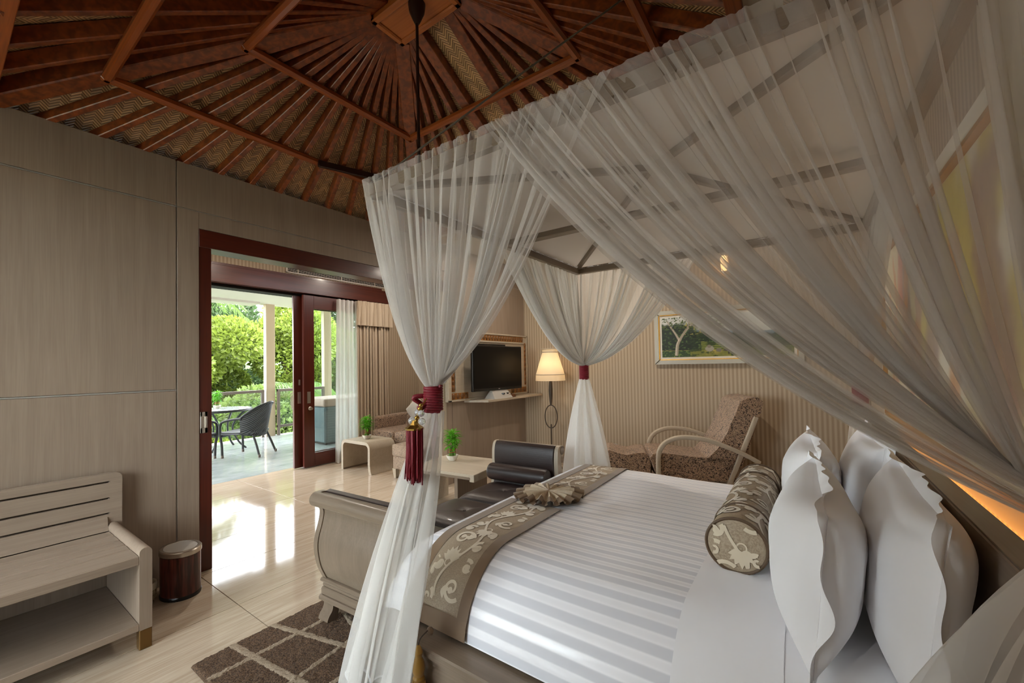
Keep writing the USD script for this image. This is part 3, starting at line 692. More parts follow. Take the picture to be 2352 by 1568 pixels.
# pleated rosette
twotone('brocade_fan', (176, 156, 130), (196, 179, 153), 40., .5, lo=.3, hi=.7, bump=.05)
FC = np.array([-1.29, 2.175])
def rosette(r0, r1, off):
    k = 16
    def fn(U, W):
        th = U*2*PI; ph = (U*k) % 1
        tri_ = 1-np.abs(2*ph-1)                       # 0 at the valley, 1 at the ridge
        wid = 1+.10*np.sin(2*th+.5)
        r = r0+(r1-r0)*W
        h = (.034+.006*np.sin(3*th))*np.clip(r/.12, .1, 1)
        z = BZ+.016+off+h*tri_+.040*(1-r/.19)
        rr = r*wid*(1+.05*(tri_-.5)*r/.19)
        return np.stack([FC[0]+rr*np.cos(th+.05*np.sin(4*PI*ph)*r/.19), FC[1]+rr*np.sin(th+.05*np.sin(4*PI*ph)*r/.19), z])
    return grid(fn, k*12, 12, cu=True)
part(t, 'pleated_rosette', rosette(.006, .138, 0), 'brocade_fan', 'pale inner pleats of the fan-folded rosette', smooth=40)
part(t+'/pleated_rosette', 'rosette_border', rosette(.138, .19, 0), 'runner_border', 'taupe outer edge of the fan-folded rosette', smooth=40)
part(t, 'gathered_knot', cat([hull(np.array([(FC[0]+.19*math.cos(a)*s, FC[1]+.06*math.sin(a)*s, BZ+.012+(1-s)*.02) for a in np.linspace(0, 2*PI, 20) for s in (.6, 1.)])), hull(np.array([(FC[0]+.15*math.cos(a)*s, FC[1]+.15*math.sin(a)*s, BZ+.010+(1-s)*.02) for a in np.linspace(0, 2*PI, 20) for s in (.6, 1.)]))]), 'runner_border')
# corner button and gold tassel on the runner's near foot corner
TX, TY = -1.275, 1.125; TZ = .055
part(t, 'button', moved(lathe([(0, .012), (.012, .009), (.017, .0), (.015, -.006), (0, -.006)], 18), (TX+.004, TY+.06, .305+TZ-.01), rx=PI/2), 'runner_border', 'covered round button at the corner')
tp = part(t, 'tassel_head', moved(lathe([(0, .272), (.006, .27), (.013, .258), (.0175, .243), (.013, .226), (.014, .222), (.0225, .205), (.0255, .182), (.021, .16), (.019, .156), (.0235, .146), (.021, .134), (.024, .13), (0, .13)], 20, (TX, TY)), (0, 0, TZ)), 'gold_thread', 'gold wound cord tassel head')
loop = catmull([(TX, TY+.05, .3+TZ), (TX, TY+.01, .29+TZ), (TX, TY, .27+TZ)], 6)
part(tp, 'tassel_loop', tube(loop, .003, 6), 'dark_iron')
part(tp, 'tassel_fringe', moved(cat([tube([(TX+.022*math.cos(a), TY+.022*math.sin(a), .135), (TX+.027*math.cos(a), TY+.027*math.sin(a), .09), (TX+(.028+.004*math.sin(7*a))*math.cos(a), TY+.028*math.sin(a), .012)], .0032, 5) for a in np.linspace(0, 2*PI, 26, endpoint=False)]), (0, 0, TZ)), 'gold_thread', 'gold twisted fringe of the tassel', kind='stuff')

# bolster
plain('piping_brown', (84, 64, 44), .6)
BCX, BZC, BR, BYA, BYB = -.24, BZ+.107, .103, 1.80, 2.80
t = thing('bolster', 'cylindrical taupe brocade bolster lying across the turned back sheet', 'bolster')
prof = [(.0, BYA-.012), (.05, BYA-.011), (.09, BYA-.005), (BR-.004, BYA), (BR, BYA+.01)]+[(BR*(1+.012*math.sin(PI*k/12)), BYA+.01+(BYB-BYA-.02)*k/12) for k in range(1, 12)]+[(BR, BYB-.01), (BR-.004, BYB), (.09, BYB+.005), (0, BYB+.012)]
v, f = lathe(prof, 48)
part(t, 'cover', (np.stack([BCX+v[:, 0], v[:, 2], BZC+v[:, 1]*.97], 1), f[:, ::-1]), 'brocade_ground')
for y in (BYA+.002, BYA+.2, BYB-.2, BYB-.002):
    a = np.linspace(0, 2*PI, 49)
    part(t, 'piping', tube(np.stack([BCX+(BR+.002)*np.cos(a), np.full(49, y), BZC+(BR+.002)*.97*np.sin(a)], 1), .0062, 6, cap=False), 'piping_brown', 'dark piping around the bolster')
def bol(u0):
    return lambda u, w: np.stack([BCX+(BR*1.012+.0022)*np.cos(u0+u/BR), BYA+w, BZC+(BR*1.012+.0022)*.97*np.sin(u0+u/BR)])
part(t, 'scroll_pattern', cat([motif_mesh(bol(u0), .01, BYB-BYA-.01) for u0 in (.45, 2.35, 4.25)]), 'brocade_pattern', 'pale woven scrolls', smooth=True, kind='stuff')
def capm(u, w): return np.stack([BCX+u, np.full_like(u, BYA-.0145)+.006*np.hypot(u, w-.22)**2/.01, BZC+(w-.22)])
part(t, 'end_pattern', motif_mesh(capm, .135, .305, half=.082), 'brocade_pattern', smooth=True, kind='stuff')

# pillows
def pillow(label, cx, cy, zc, w, h, th, lean, seed, yaw=0.):
    t = thing('pillow', label, 'pillow', (cx, cy, zc), math.degrees(yaw), 'pillows against the headboard')
    r = np.random.default_rng(seed); ph = r.uniform(0, 6, 8)
    def outline(u, v):
        su = 1-.075*(1-np.abs(u)**2)*np.ones_like(v); sv = 1-.05*(1-np.abs(v)**2)
        return w/2*u*(1-.06*(1-v**2)), h/2*v*(1-.085*(1-u**2)) 
    def face(s):
        def fn(U, V):
            u, v = 2*U-1, 2*V-1
            u = np.sign(u)*np.abs(u)**.8; v = np.sign(v)*np.abs(v)**.8
            y, z = outline(u, v)
            b = ((1-np.abs(u)**2.6)*(1-np.abs(v)**2.6)).clip(0)**.52
            wr = 1+.05*np.sin(5*u+ph[0])*np.sin(4*v+ph[1])+.07*(meshkit.fbm(np.stack([u*2.2+seed, v*2.2, 0*u], -1), 3, seed)-.5)
            x = s*th/2*b*wr
            sag = -.03*(1-v)*0
            return np.stack([x, y, z+sag])
        V_, F_ = grid(fn, 41, 41)
        return V_, (F_ if s < 0 else F_[:, ::-1])
    rot = lambda m: moved(m, ry=lean)
    part(t, 'case', rot(cat([face(1), face(-1)])), 'white_linen', smooth=60)
    # flange all round the seam
    per = np.linspace(0, 1, 161); k = per*4 % 4; sd = k.astype(int); q = 2*(k-sd)-1
    u = np.choose(sd, [q, np.ones_like(q), -q, -np.ones_like(q)]); v = np.choose(sd, [-np.ones_like(q), q, np.ones_like(q), -q])
    y0, z0 = outline(u, v)
    wv = .004*np.sin(46*per*PI+ph[2])*(np.sin(3*PI*per+ph[6])>0)+.007*np.sin(17*per*PI+ph[3])+.014*np.sin(7*PI*per+ph[4])
    fw_ = .024+.010*np.sin(9*PI*per+ph[5])
    out = np.stack([y0, z0], 1); nn = np.stack([np.where(np.abs(u) > .999, np.sign(u), 0), np.where(np.abs(v) > .999, np.sign(v), 0)], 1)
    Vf = np.vstack([np.stack([0*y0-.001, y0*.985, z0*.985], 1), np.stack([wv*.5, y0+nn[:, 0]*fw_*.55, z0+nn[:, 1]*fw_*.55], 1), np.stack([wv*1.5, y0+nn[:, 0]*fw_, z0+nn[:, 1]*fw_], 1)])
    n = 161; i = np.arange(n-1)
    Ff = np.vstack([np.stack([a+i, a+i+1, a+n+i+1], 1) for a in (0, n)]+[np.stack([a+i, a+n+i+1, a+n+i], 1) for a in (0, n)])
    part(t+'/case', 'flange', rot((Vf, Ff)), 'white_linen', 'frilled flange of the pillowcase', smooth=True)
pillow('white pillow at the front near side, closest to the bolster end', 0.005, 1.70, .815, .80, .42, .25, .10, 3, .02)
pillow('white pillow at the back near side, leaning on the headboard', .222, 1.67, .835, .82, .45, .215, .13, 5, -.02)
pillow('white pillow at the front far side, behind the bolster', -.005, 2.60, .805, .74, .42, .24, .10, 8, .03)
pillow('white pillow at the back far side, leaning on the headboard', .22, 2.62, .83, .76, .45, .21, .13, 9, 0.)

# ------------------------------------------------------------------ canopy frame and cloth
KX0, KX1, KY0, KY1, KZ = -1.625, .32, 1.18, 3.315, 2.2
KCX, KCY, KAZ = (KX0+KX1)/2, (KY0+KY1)/2, 2.46
t = thing('bed_canopy', 'taupe wooden canopy frame with pale cloth roof hung above the bed', 'bed canopy')
for y in (KY0, KY1): part(t, 'frame_rail', bx(KX0-.02, KX1+.02, y-.02, y+.02, KZ, KZ+.055, .004), 'taupe_wood_x')
for x in (KX0, KX1): part(t, 'frame_rail', bx(x-.02, x+.02, KY0, KY1, KZ, KZ+.055, .004), 'taupe_wood_y')
part(t, 'cross_rail', bx(KX0, KX1, KCY-.03, KCY+.03, KZ+.01, KZ+.045, .004), 'taupe_wood_x')
for x, y in ((KX0, KY0), (KX0, KY1), (KX1, KY0), (KX1, KY1)):
    part(t, 'hip_rib', beam((x, y, KZ+.05), (KCX, KCY, KAZ), .032, .035), 'taupe_wood_x')
co = [(KX0, KY0, KZ+.06), (KX1, KY0, KZ+.06), (KX1, KY1, KZ+.06), (KX0, KY1, KZ+.06)]
apex = (KCX, KCY, KAZ+.02)
part(t, 'roof_cloth', (np.array(co+[apex]), np.array([(0, 1, 4), (1, 2, 4), (2, 3, 4), (3, 0, 4)])), 'canopy_cloth', 'pale opaque cloth stretched over the canopy ribs', smooth=False)
rr = np.random.default_rng(11)
def frill(p0, p1, inn, n=260):
    s = np.linspace(0, 1, n); P = np.outer(1-s, p0)+np.outer(s, p1); wob = rr.normal(0, 1, n); wob = np.convolve(wob, np.ones(5)/5, 'same')
    a = P+np.array([0, 0, .0]); b = P+np.outer(.012+.012*np.abs(wob), inn)+np.outer(.010*wob, (0, 0, 1)); i = np.arange(n-1)
    return np.vstack([a, b]), np.vstack([np.stack([i, i+1, n+i+1], 1), np.stack([i, n+i+1, n+i], 1)])
part(t, 'edge_frill', cat([frill((KX0+.021, KY0, KZ+.045), (KX0+.021, KY1, KZ+.045), (1, 0, 0)), frill((KX0, KY1-.021, KZ+.045), (KX1, KY1-.021, KZ+.045), (0, -1, 0))]), 'white_linen', 'ruffled raw edge of the roof cloth')
t = thing('hanging_cord', 'thin grey cord running from the canopy corner up to the vaulted ceiling', 'cord')
part(t, 'strand', tube([(-1.60, 1.18, 2.262), (-1.1, 1.59, 2.76), (-.62, 1.985, 3.235)], .0045, 6), 'cord_grey')
part(t, 'knot', moved(trimesh.creation.icosphere(1, .012), (-1.605, 1.178, 2.258)), 'cord_grey')

# gathered voile curtains
def drape(T, K, sag, rk, npleat, seed, amp=.014, n=420, m=34, zt=KZ+.082, side=1., uk=None, pw=1.):
    """T: polyline of the heading in plan, K: tie point"""
    r = np.random.default_rng(seed)
    T = np.asarray(T, float); L = np.r_[0, np.cumsum(np.linalg.norm(np.diff(T, axis=0), axis=1))]
    ph = r.uniform(0, 2*PI, 12)
    def warp(u): return u+.012*np.sin(2*PI*5*u+ph[0])+.010*np.sin(2*PI*9*u+ph[1])+.004*np.sin(2*PI*23*u+ph[2])
    def fn(U, V):
        s = (U**pw if pw > 0 else 1-(1-U)**(-pw))*L[-1]
        tx, ty = np.interp(s, L, T[:, 0]), np.interp(s, L, T[:, 1])
        i = np.clip(np.searchsorted(L, s, 'right')-1, 0, len(L)-2)
        d = np.diff(T, axis=0)/np.diff(L)[:, None]; dx, dy = d[i, 0], d[i, 1]
        nx, ny = dy, -dx
        g = 2*PI*(U*1.35 if uk is None else U*uk)+ph[3]
        kx, ky = K[0]+rk*np.cos(g), K[1]+rk*np.sin(g)
        cxx, cyy = .5*(tx+kx), .5*(ty+ky); cz = .5*(zt+K[2])-sag
        v = V; a0, a1, a2 = (1-v)**2, 2*v*(1-v), v*v
        x = a0*tx+a1*cxx+a2*kx; y = a0*ty+a1*cyy+a2*ky; z = a0*zt+a1*cz+a2*K[2]
        p = 2*PI*npleat*warp(U)
        env = np.minimum(1, v/.10)**.7*(1-v**2.2)
        A = amp*(.55+.9*np.abs(np.sin(2*PI*3.1*U+ph[4])))*(1+1.6*v)
        fine = .0022*np.sin(p*2.7+ph[5])*np.exp(-v*5)
        dn = (A*(np.sin(p)+.35*np.sin(2*p+ph[6])))*env+fine+.004*np.sin(p)
        ds = A*.45*np.sin(2*p+ph[7])*env
        return np.stack([x+side*nx*dn+dx*ds, y+side*ny*dn+dy*ds, z])
    return grid(fn, n, m)
def tail(K, B, r0, r1, ry, nf, seed, zh, n=150, m=26, ex=1.7):
    r = np.random.default_rng(seed); ph = r.uniform(0, 2*PI, 8)
    def fn(U, V):
        th = 2*PI*U; v = V
        rad = r0+(r1-r0)*(1-(1-v)**ex)
        ful = .22+.20*v
        q = 1+ful*np.sin(nf*th+ph[0]+.5*np.sin(2*th+ph[1]))+.10*np.sin((nf+4)*th+ph[2]+1.5*v)*v
        cx = K[0]+(B[0]-K[0])*v; cy = K[1]+(B[1]-K[1])*v
        zb = zh+.035*np.sin(2*th+ph[3])*np.ones_like(v)+.012*np.sin(5*th+ph[4])
        z = K[2]+(zb-K[2])*v
        return np.stack([cx+rad*q*np.cos(th), cy+rad*q*np.sin(th)*(1-(1-ry)*v), z])
    v, f = grid(fn, n, m, cu=True)
    hem = v.reshape(n, m, 3)[:, -1]
    return (v, f), np.vstack([hem, hem[:1]])
def tieback(parent, K, r, h, turns):
    a = np.linspace(0, 2*PI*turns, turns*18)
    P = np.stack([K[0]+r*np.cos(a), K[1]+r*np.sin(a), K[2]+h/2-h*a/a[-1]], 1)
    part(parent, 'tieback_core', lathe([(r-.004, K[2]+h/2), (r-.002, K[2]), (r-.004, K[2]-h/2)], 20, K[:2]), 'crimson_cord', 'crimson cord tieback')
    return part(parent, 'tieback_cord', tube(P, h/turns*.56, 7), 'crimson_cord', 'crimson cord wound around the gathered curtain')
yo, xo = KY0-.024, KX0-.024
NFK = np.array([-1.182, 1.135, 1.293])
t = thing('bed_curtain', 'white voile bed curtain with a red tassel, at the near foot corner of the bed', 'curtain')
part(t, 'drape', drape([(xo, 2.2), (xo, yo), (-.44, yo)], NFK+[0, 0, .045], .30,   .026, 31, 21, amp=.013, n=560, pw=-1.15), 'voile', smooth=True)
tl, hem = tail(NFK-[0, 0, .05], (-1.475, 1.04), .035, .135, .36, 9, 3, .10)
part(t, 'tail', tl, 'voile_tail', 'flared lower end of the curtain', smooth=True)
part(t+'/tail', 'hem', tube(hem, .004, 5, cap=False), 'white_linen', 'rolled hem')
tb_ = tieback(t, NFK, .033, .098, 10)
kn = [(NFK[0]-.035+.022*math.cos(a)*(1+.3*math.cos(3*a)), NFK[1]-.03+.02*math.sin(2*a), NFK[2]-.012+.024*math.sin(a)) for a in np.linspace(0, 2*PI, 40)]
part(tb_, 'tieback_knot', tube(kn, .0095, 8), 'crimson_cord', 'bulky knot of the crimson cord')
FFK = np.array([-1.57, 3.285, 1.345])
t = thing('bed_curtain', 'white voile bed curtain at the far foot corner of the bed, beside the floor lamp', 'curtain')
part(t, 'drape', drape([(xo, 2.12), (xo, KY1+.024), (-.6, KY1+.024)], FFK+[0, 0, .05], .36, .028, 34, 22, side=-1.), 'voile_far', smooth=True)
tl, hem = tail(FFK-[0, 0, .06], (-1.64, 3.45), .036, .20, .5, 8, 6, .04)
part(t, 'tail', tl, 'voile_far', 'flared lower end of the curtain', smooth=True)
tieback(t, FFK, .036, .125, 11)
FHK = np.array([.27, 3.40, 1.18])
t = thing('bed_curtain', 'white voile bed curtain behind the pillows, seen through the near curtain', 'curtain')
part(t, 'drape', drape([(-.6, KY1+.024), (KX1+.024, KY1+.024), (KX1+.024, 2.4)], FHK+[0, 0, .05], .3, .03, 30, 23, side=-1.), 'voile', smooth=True)
tl, hem = tail(FHK-[0, 0, .06], (.26, 3.56), .036, .09, .7, 7, 9, .03)
part(t, 'tail', tl, 'voile_tail', 'lower end of the curtain', smooth=True)
tieback(t, FHK, .036, .12, 11)
NHK = np.array([.37, 1.085, 1.09])
t = thing('bed_curtain', 'widest white voile bed curtain, sweeping across the near side of the bed', 'curtain')
part(t, 'drape', drape([(-.92, yo-.004), (KX1+.02, yo-.004), (KX1+.024, 1.42)], NHK+[0, 0, .04], .27, .034, 27, 24, amp=.017, n=640, m=44, pw=1.35), 'voile', smooth=True)
tl, hem = tail(NHK-[0, 0, .02], (.25, 1.0), .05, .22, .45, 8, 12, .05, ex=3.2)
part(t, 'tail', tl, 'voile_tail', 'flared lower end of the curtain', smooth=True)
tieback(t, NHK, .036, .10, 10)

# red tassel with crystal beads hanging from the near tieback
QX, QY = -1.191, 1.07; DZ = .036
t = thing('curtain_tassel', 'deep red silk tassel with gold cap and crystal beads hanging from the near curtain tie', 'tassel', (0, 0, DZ))
part(t, 'bead_string', tube([(QX+.02, QY+.02, 1.262), (QX+.012, QY, 1.23), (QX-.02, QY-.005, 1.165)], .0025, 6), 'brass')
for k, (x, z, r) in enumerate(((.013, 1.238, .008), (.008, 1.225, .0095), (-.002, 1.205, .006), (-.010, 1.19, .009), (-.014, 1.178, .007))):
    part(t, 'gold_bead', moved(trimesh.creation.icosphere(2, r), (QX+x, QY-.002, z)), 'brass')
for k, (x, y, z, r) in enumerate(((.018, -.006, 1.208, .013), (-.001, -.006, 1.210, .0125), (-.034, -.004, 1.178, .0155), (.016, .0, 1.178, .013))):
    part(t, 'crystal_bead', moved(trimesh.creation.icosphere(1, r), (QX+x, QY+y, z)), 'crystal', smooth=False)
part(t, 'gold_cap', moved(lathe([(.0, .03), (.008, .028), (.018, .012), (.036, .0), (.036, -.006), (0, -.006)], 8), (QX-.022, QY-.004, 1.152)), 'brass', smooth=False)
fr = np.random.default_rng(5)
st = []
for k in range(260):
    a, q = fr.uniform(0, 2*PI), math.sqrt(fr.uniform(0, 1))*.036
    x, y = QX-.022+q*math.cos(a), QY-.004+q*math.sin(a)*.7
    st.append(tube([(x, y, 1.152), (x*1+.002*fr.normal(), y, 1.07), (x+.004*fr.normal()-.004, y+.002*fr.normal(),   .962+.010*fr.normal())], .0030, 4))
part(t, 'silk_fringe', cat(st), 'crimson_cord', 'deep red silk strands', kind='stuff', smooth=True)

# ------------------------------------------------------------------ rug
RXA, RXB, RYA, RYB = -2.44, -.95, .74, 3.45
RUG_SEG = [((-2.255, .742), (-2.215, 2.1), .016), ((-1.905, .742), (-1.985, 1.5), .014), ((-1.80, .742), (-1.735, 1.35), .015), ((-2.436, 1.108), (-1.45, 1.355), .018), ((-2.436, .911), (-1.35, 1.046), .019), ((-2.35, 1.435), (-1.40, 1.17), .015), ((-2.436, 1.78), (-1.5, 1.55), .015), ((-2.0, 1.5), (-2.2, 3.3), .015), ((-2.436, 2.4), (-1.5, 2.6), .015)]
t = thing('rug', 'dark brown shaggy rug with thin pale crossing lines under the bench and bed foot', 'rug')
def rugz(x, y): return .016+.006*(meshkit.noise(np.stack([x*150, y*150, 0*x], -1), 4)-.5)+.004*(meshkit.noise(np.stack([x*60, y*60, 0*x], -1), 9)-.5)
def rug_top(x0, x1, y0, y1, st):
    nx, ny = max(2, int((x1-x0)/st)), max(2, int((y1-y0)/st))
    def fn(U, V):
        x, y = x0+(x1-x0)*U, y0+(y1-y0)*V
        e = np.minimum(np.minimum(x-RXA, RXB-x), np.minimum(y-RYA, RYB-y)).clip(0, .012)/.012
        return np.stack([x+.004*(meshkit.noise(np.stack([x*40, y*40, 0*x], -1), 2)-.5), y, rugz(x, y)*np.sqrt(1-(1-e)**2)+.0005])
    return grid(fn, nx, ny)
part(t, 'pile', rug_top(RXA, -1.2, RYA, 1.65, .006), 'rug_pile', smooth=True)
part(t, 'pile', cat([rug_top(RXA, -1.2, 1.65, RYB, .02), rug_top(-1.2, RXB, RYA, RYB, .02)]), 'rug_pile', smooth=True)
for (xa, ya), (xb, yb), w in RUG_SEG:
    L = math.hypot(xb-xa, yb-ya); n = int(L/.006); dx, dy = (xb-xa)/L, (yb-ya)/L
    def fn(U, V):
        s = U*L; q = (V-.5)*2*w*(1+.25*(meshkit.noise(np.stack([s*70, V*3, 0*s], -1), 7)-.5))
        x, y = xa+dx*s-dy*q, ya+dy*s+dx*q
        x = x.clip(RXA+.004, RXB); y = y.clip(RYA+.004, RYB)
        return np.stack([x, y, rugz(x, y)+.0025-.003*np.abs(2*V-1)**3])
    part(t, 'woven_line', grid(fn, n, 9), 'rug_line', 'pale line of the rug pattern', smooth=True)

# ------------------------------------------------------------------ scroll-ended bench at the foot of the bed
t = thing('foot_bench', 'scroll-ended bench with black leather seat and taupe wood ends at the foot of the bed', 'bench', (-2.265, 1.235, .013), 3.0)
BW, BL = .66, 1.87
outer = catmull([(.085, .712), (.05, .716), (.018, .704), (.0, .676), (.012, .645), (.043, .63), (.056, .60), (.045, .54), (.026, .48), (.018, .43), (.022, .37), (.038, .30), (.062, .245), (.072, .225)], 4)
inner = catmull([(.17, .225), (.15, .32), (.125, .42), (.118, .50), (.122, .57), (.118, .64), (.105, .69), (.085, .712)], 4)
core = Polygon(np.vstack([outer, inner[:-1]])).buffer(0)
for far in (0, 1):
    fl_ = (lambda m: m) if not far else (lambda m: (np.asarray(m[0])*[1, -1, 1]+[0, BL, 0], np.asarray(m[1])[:, ::-1]))
    for x0 in (0., BW-.035):
        part(t, 'end_scroll', fl_(ext(core, .035, 'x', x0)), 'cream_wood_z' if far else 'taupe_wood_z', 'scroll-shaped side of the bench end')
    ob = np.vstack([outer[outer[:, 1] < .70], [(.085, .225)], [(.075, .40)], [(.08, .58)], [(.07, .67)]])
    part(t, 'end_panel', fl_(ext(core.buffer(-.006), BW-.07, 'x', .035)), 'taupe_wood_z', 'curved veneered outer panel of the bench end')
    # rolled crest along the top
    part(t, 'end_crest', fl_((lambda v, f: (np.stack([v[:, 2], .032+v[:, 0], .676+v[:, 1]], 1), f))(*lathe([(0, -.004), (.036, -.004), (.039, .0), (.039, BW), (.036, BW+.004), (0, BW+.004)], 24))), 'taupe_wood_x')
    # leather inside face
    li = np.vstack([inner+[.012, .004], inner[::-1]-[.012, .0]])
    part(t, 'end_upholstery', fl_(ext(Polygon(li).buffer(.004), BW-.075, 'x', .0375)), 'leather', 'black leather facing of the bench end', smooth=40)
    v, f = lathe([(0, .04), (.05, .042), (.066, .05), (.072, .07), (.072, BW-.07), (.066, BW-.05), (.05, BW-.042), (0, BW-.04)], 26)
    part(t, 'bolster_roll', fl_((np.stack([v[:, 2], .215+v[:, 0], .475+v[:, 1]], 1), f)), 'leather', 'black leather bolster roll')
    for x0 in (.0, BW-.085):
        leg = catmull([(.075, .115), (.078, .09), (.072, .06), (.052, .035), (.042, .012), (.05, .0)], 5)
        lp = Polygon(np.vstack([leg, [(.09, 0), (.105, .012), (.112, .05), (.15, .095), (.16, .115)]])).buffer(0)
        part(t, 'leg', fl_(ext(lp, .085, 'x', x0)), 'taupe_wood_z', 'scrolled bracket foot')
for z0, z1, o in ((.205, .228, -.006), (.178, .205, .004), (.135, .178, -.002), (.105, .135, -.012)):
    part(t, 'base_moulding', bx(o, BW-o, .06+o, BL-.06-o, z0, z1, .008), 'taupe_wood_x')
part(t, 'seat_base', bx(.02, BW-.02, .12, BL-.12, .228, .31, .01), 'leather')
for k in range(3):
    y0 = .17+k*.512; y1 = y0+.505
    def top(U, V):
        u, v = 2*U-1, 2*V-1
        b = ((1-u**6)*(1-v**6)).clip(0)**.5; tuft = np.exp(-((u/.12)**2+(v/.12)**2))+.22*np.exp(-(np.minimum(abs(u-v), abs(u+v))/.05)**2)*np.exp(-(u*u+v*v)/.3)
        return np.stack([.03+(BW-.06)*U, y0+(y1-y0)*V, .325+.075*b-.012*tuft*b])
    sc_ = part(t, 'seat_cushion', grid(top, 40, 40), 'leather', 'tufted black leather seat square', smooth=True)
    part(sc_, 'tuft_button', moved(lathe([(0, .006), (.007, .005), (.012, 0), (0, -.004)], 12), (BW/2, (y0+y1)/2, .390)), 'leather')

# ------------------------------------------------------------------ shoe bench by the left wall
t = thing('shoe_bench', 'pale slatted wooden bench with open shoe shelf against the panelled wall', 'bench')
F0, BK, Y1, Y0 = -2.802, -3.485, .685, -.95
arch = Polygon([(.634, .1), (.685, .1), (.685, .49)]+[(.6595+.0255*math.cos(a), .49+.024*math.sin(a)) for a in np.linspace(0, PI, 12)]+[(.634, .49)])
part(t, 'side_panel', ext(arch, F0-BK, 'x', BK), 'pale_veneer_z')
part(t, 'side_panel', ext(Polygon([(y-1.585, z) for y, z in arch.exterior.coords]), F0-BK, 'x', BK), 'pale_veneer_z')
part(t, 'front_rail', bx(F0-.03, F0-.004, Y0+.05, .634, .432, .476, .003), 'pale_veneer_y')
gx = [-3.40, -3.285, -3.165, -3.06, -2.965, F0-.004]
for a, b in zip(gx[:-1], gx[1:]):
    part(t, 'seat_slat', bx(a+.0055, b-.0055, Y0+.05, .634, .455, .477, .004), 'pale_veneer_y', smooth=False)
part(t, 'under_board', bx(BK, F0-.03, Y0+.05, .634, .425, .445, .002), 'dark_groove')
sh = Polygon([(Y0, .47), (.70, .47), (.70, .785), (.69, .802), (.672, .81), (Y0, .81)])
for z in (.757, .659, .569): sh = sh.difference(Polygon([(Y0+.06, z-.0055), (.64, z-.0055), (.647, z), (.64, z+.0055), (Y0+.06, z+.0055)]))
part(t, 'back_board', ext(sh, .028, 'x', BK+.004), 'pale_veneer_y', 'back board with three routed slots', smooth=False)
part(t, 'slot_backing', bx(BK-.002, BK+.008, Y0+.04, .66, .5, .78, .001), 'dark_groove')
part(t, 'back_cove', ext([(BK+.03, .47), (BK+.075, .477), (BK+.05, .5), (BK+.035, .55), (BK+.03, .55)], .634-Y0-.05, 'y', Y0+.05), 'pale_veneer_y')
part(t, 'shelf', bx(BK, F0-.002, Y0+.05, .634, .1, .135, .003), 'pale_veneer_y')
part(t, 'back_panel', bx(BK, BK+.02, Y0+.05, .634, .135, .43, .002), 'pale_veneer_z')
for y in (Y0, .634):
    part(t, 'leg', bx(F0-.052, F0-.001, y, y+.051, 0, .1, .003), 'bronze_leg', 'bronze metal sleeve foot')
    part(t, 'leg', bx(BK+.01, BK+.06, y, y+.051, 0, .1, .003), 'bronze_leg', 'bronze metal sleeve foot')

# bin and basket
t = thing('waste_bin', 'oval rosewood-finish pedal bin with steel rim by the doorway', 'waste bin', (-3.30, .948, 0), 8)
def oval(prof, n=40): return lathe(prof, n, sx=1.12, sy=.93)
part(t, 'body', oval([(0, .012), (.106, .012), (.108, .02), (.108, .262), (0, .262)]), 'bin_rosewood')
part(t, 'base_ring', oval([(0, 0), (.110, 0), (.112, .012), (.109, .022), (0, .022)]), 'black_plastic')
part(t, 'rim', oval([(.100, .262), (.1085, .262), (.113, .266), (.113, .29), (.108, .296), (.094, .297), (.092, .292)]), 'brushed_steel', 'polished steel rim')
part(t, 'lid', oval([(0, .300), (.05, .2995), (.09, .296), (.092, .290), (0, .290)]), 'steel_trim', 'oval swing lid')
t = thing('basket', 'small cream woven basket half hidden between the shoe bench and the bin', 'basket', (-3.33, .772, 0))
part(t, 'woven_side', lathe([(.0, 0), (.05, .0), (.062, .05), (.063, .09), (.06, .095), (.058, .09), (.055, .05), (.045, .008), (0, .008)], 28), 'basket_weave')
part(t, 'rim', lathe([(.058, .09), (.064, .09), (.066, .115), (.062, .13), (.058, .128), (.055, .1)], 28), 'palm_ivory')

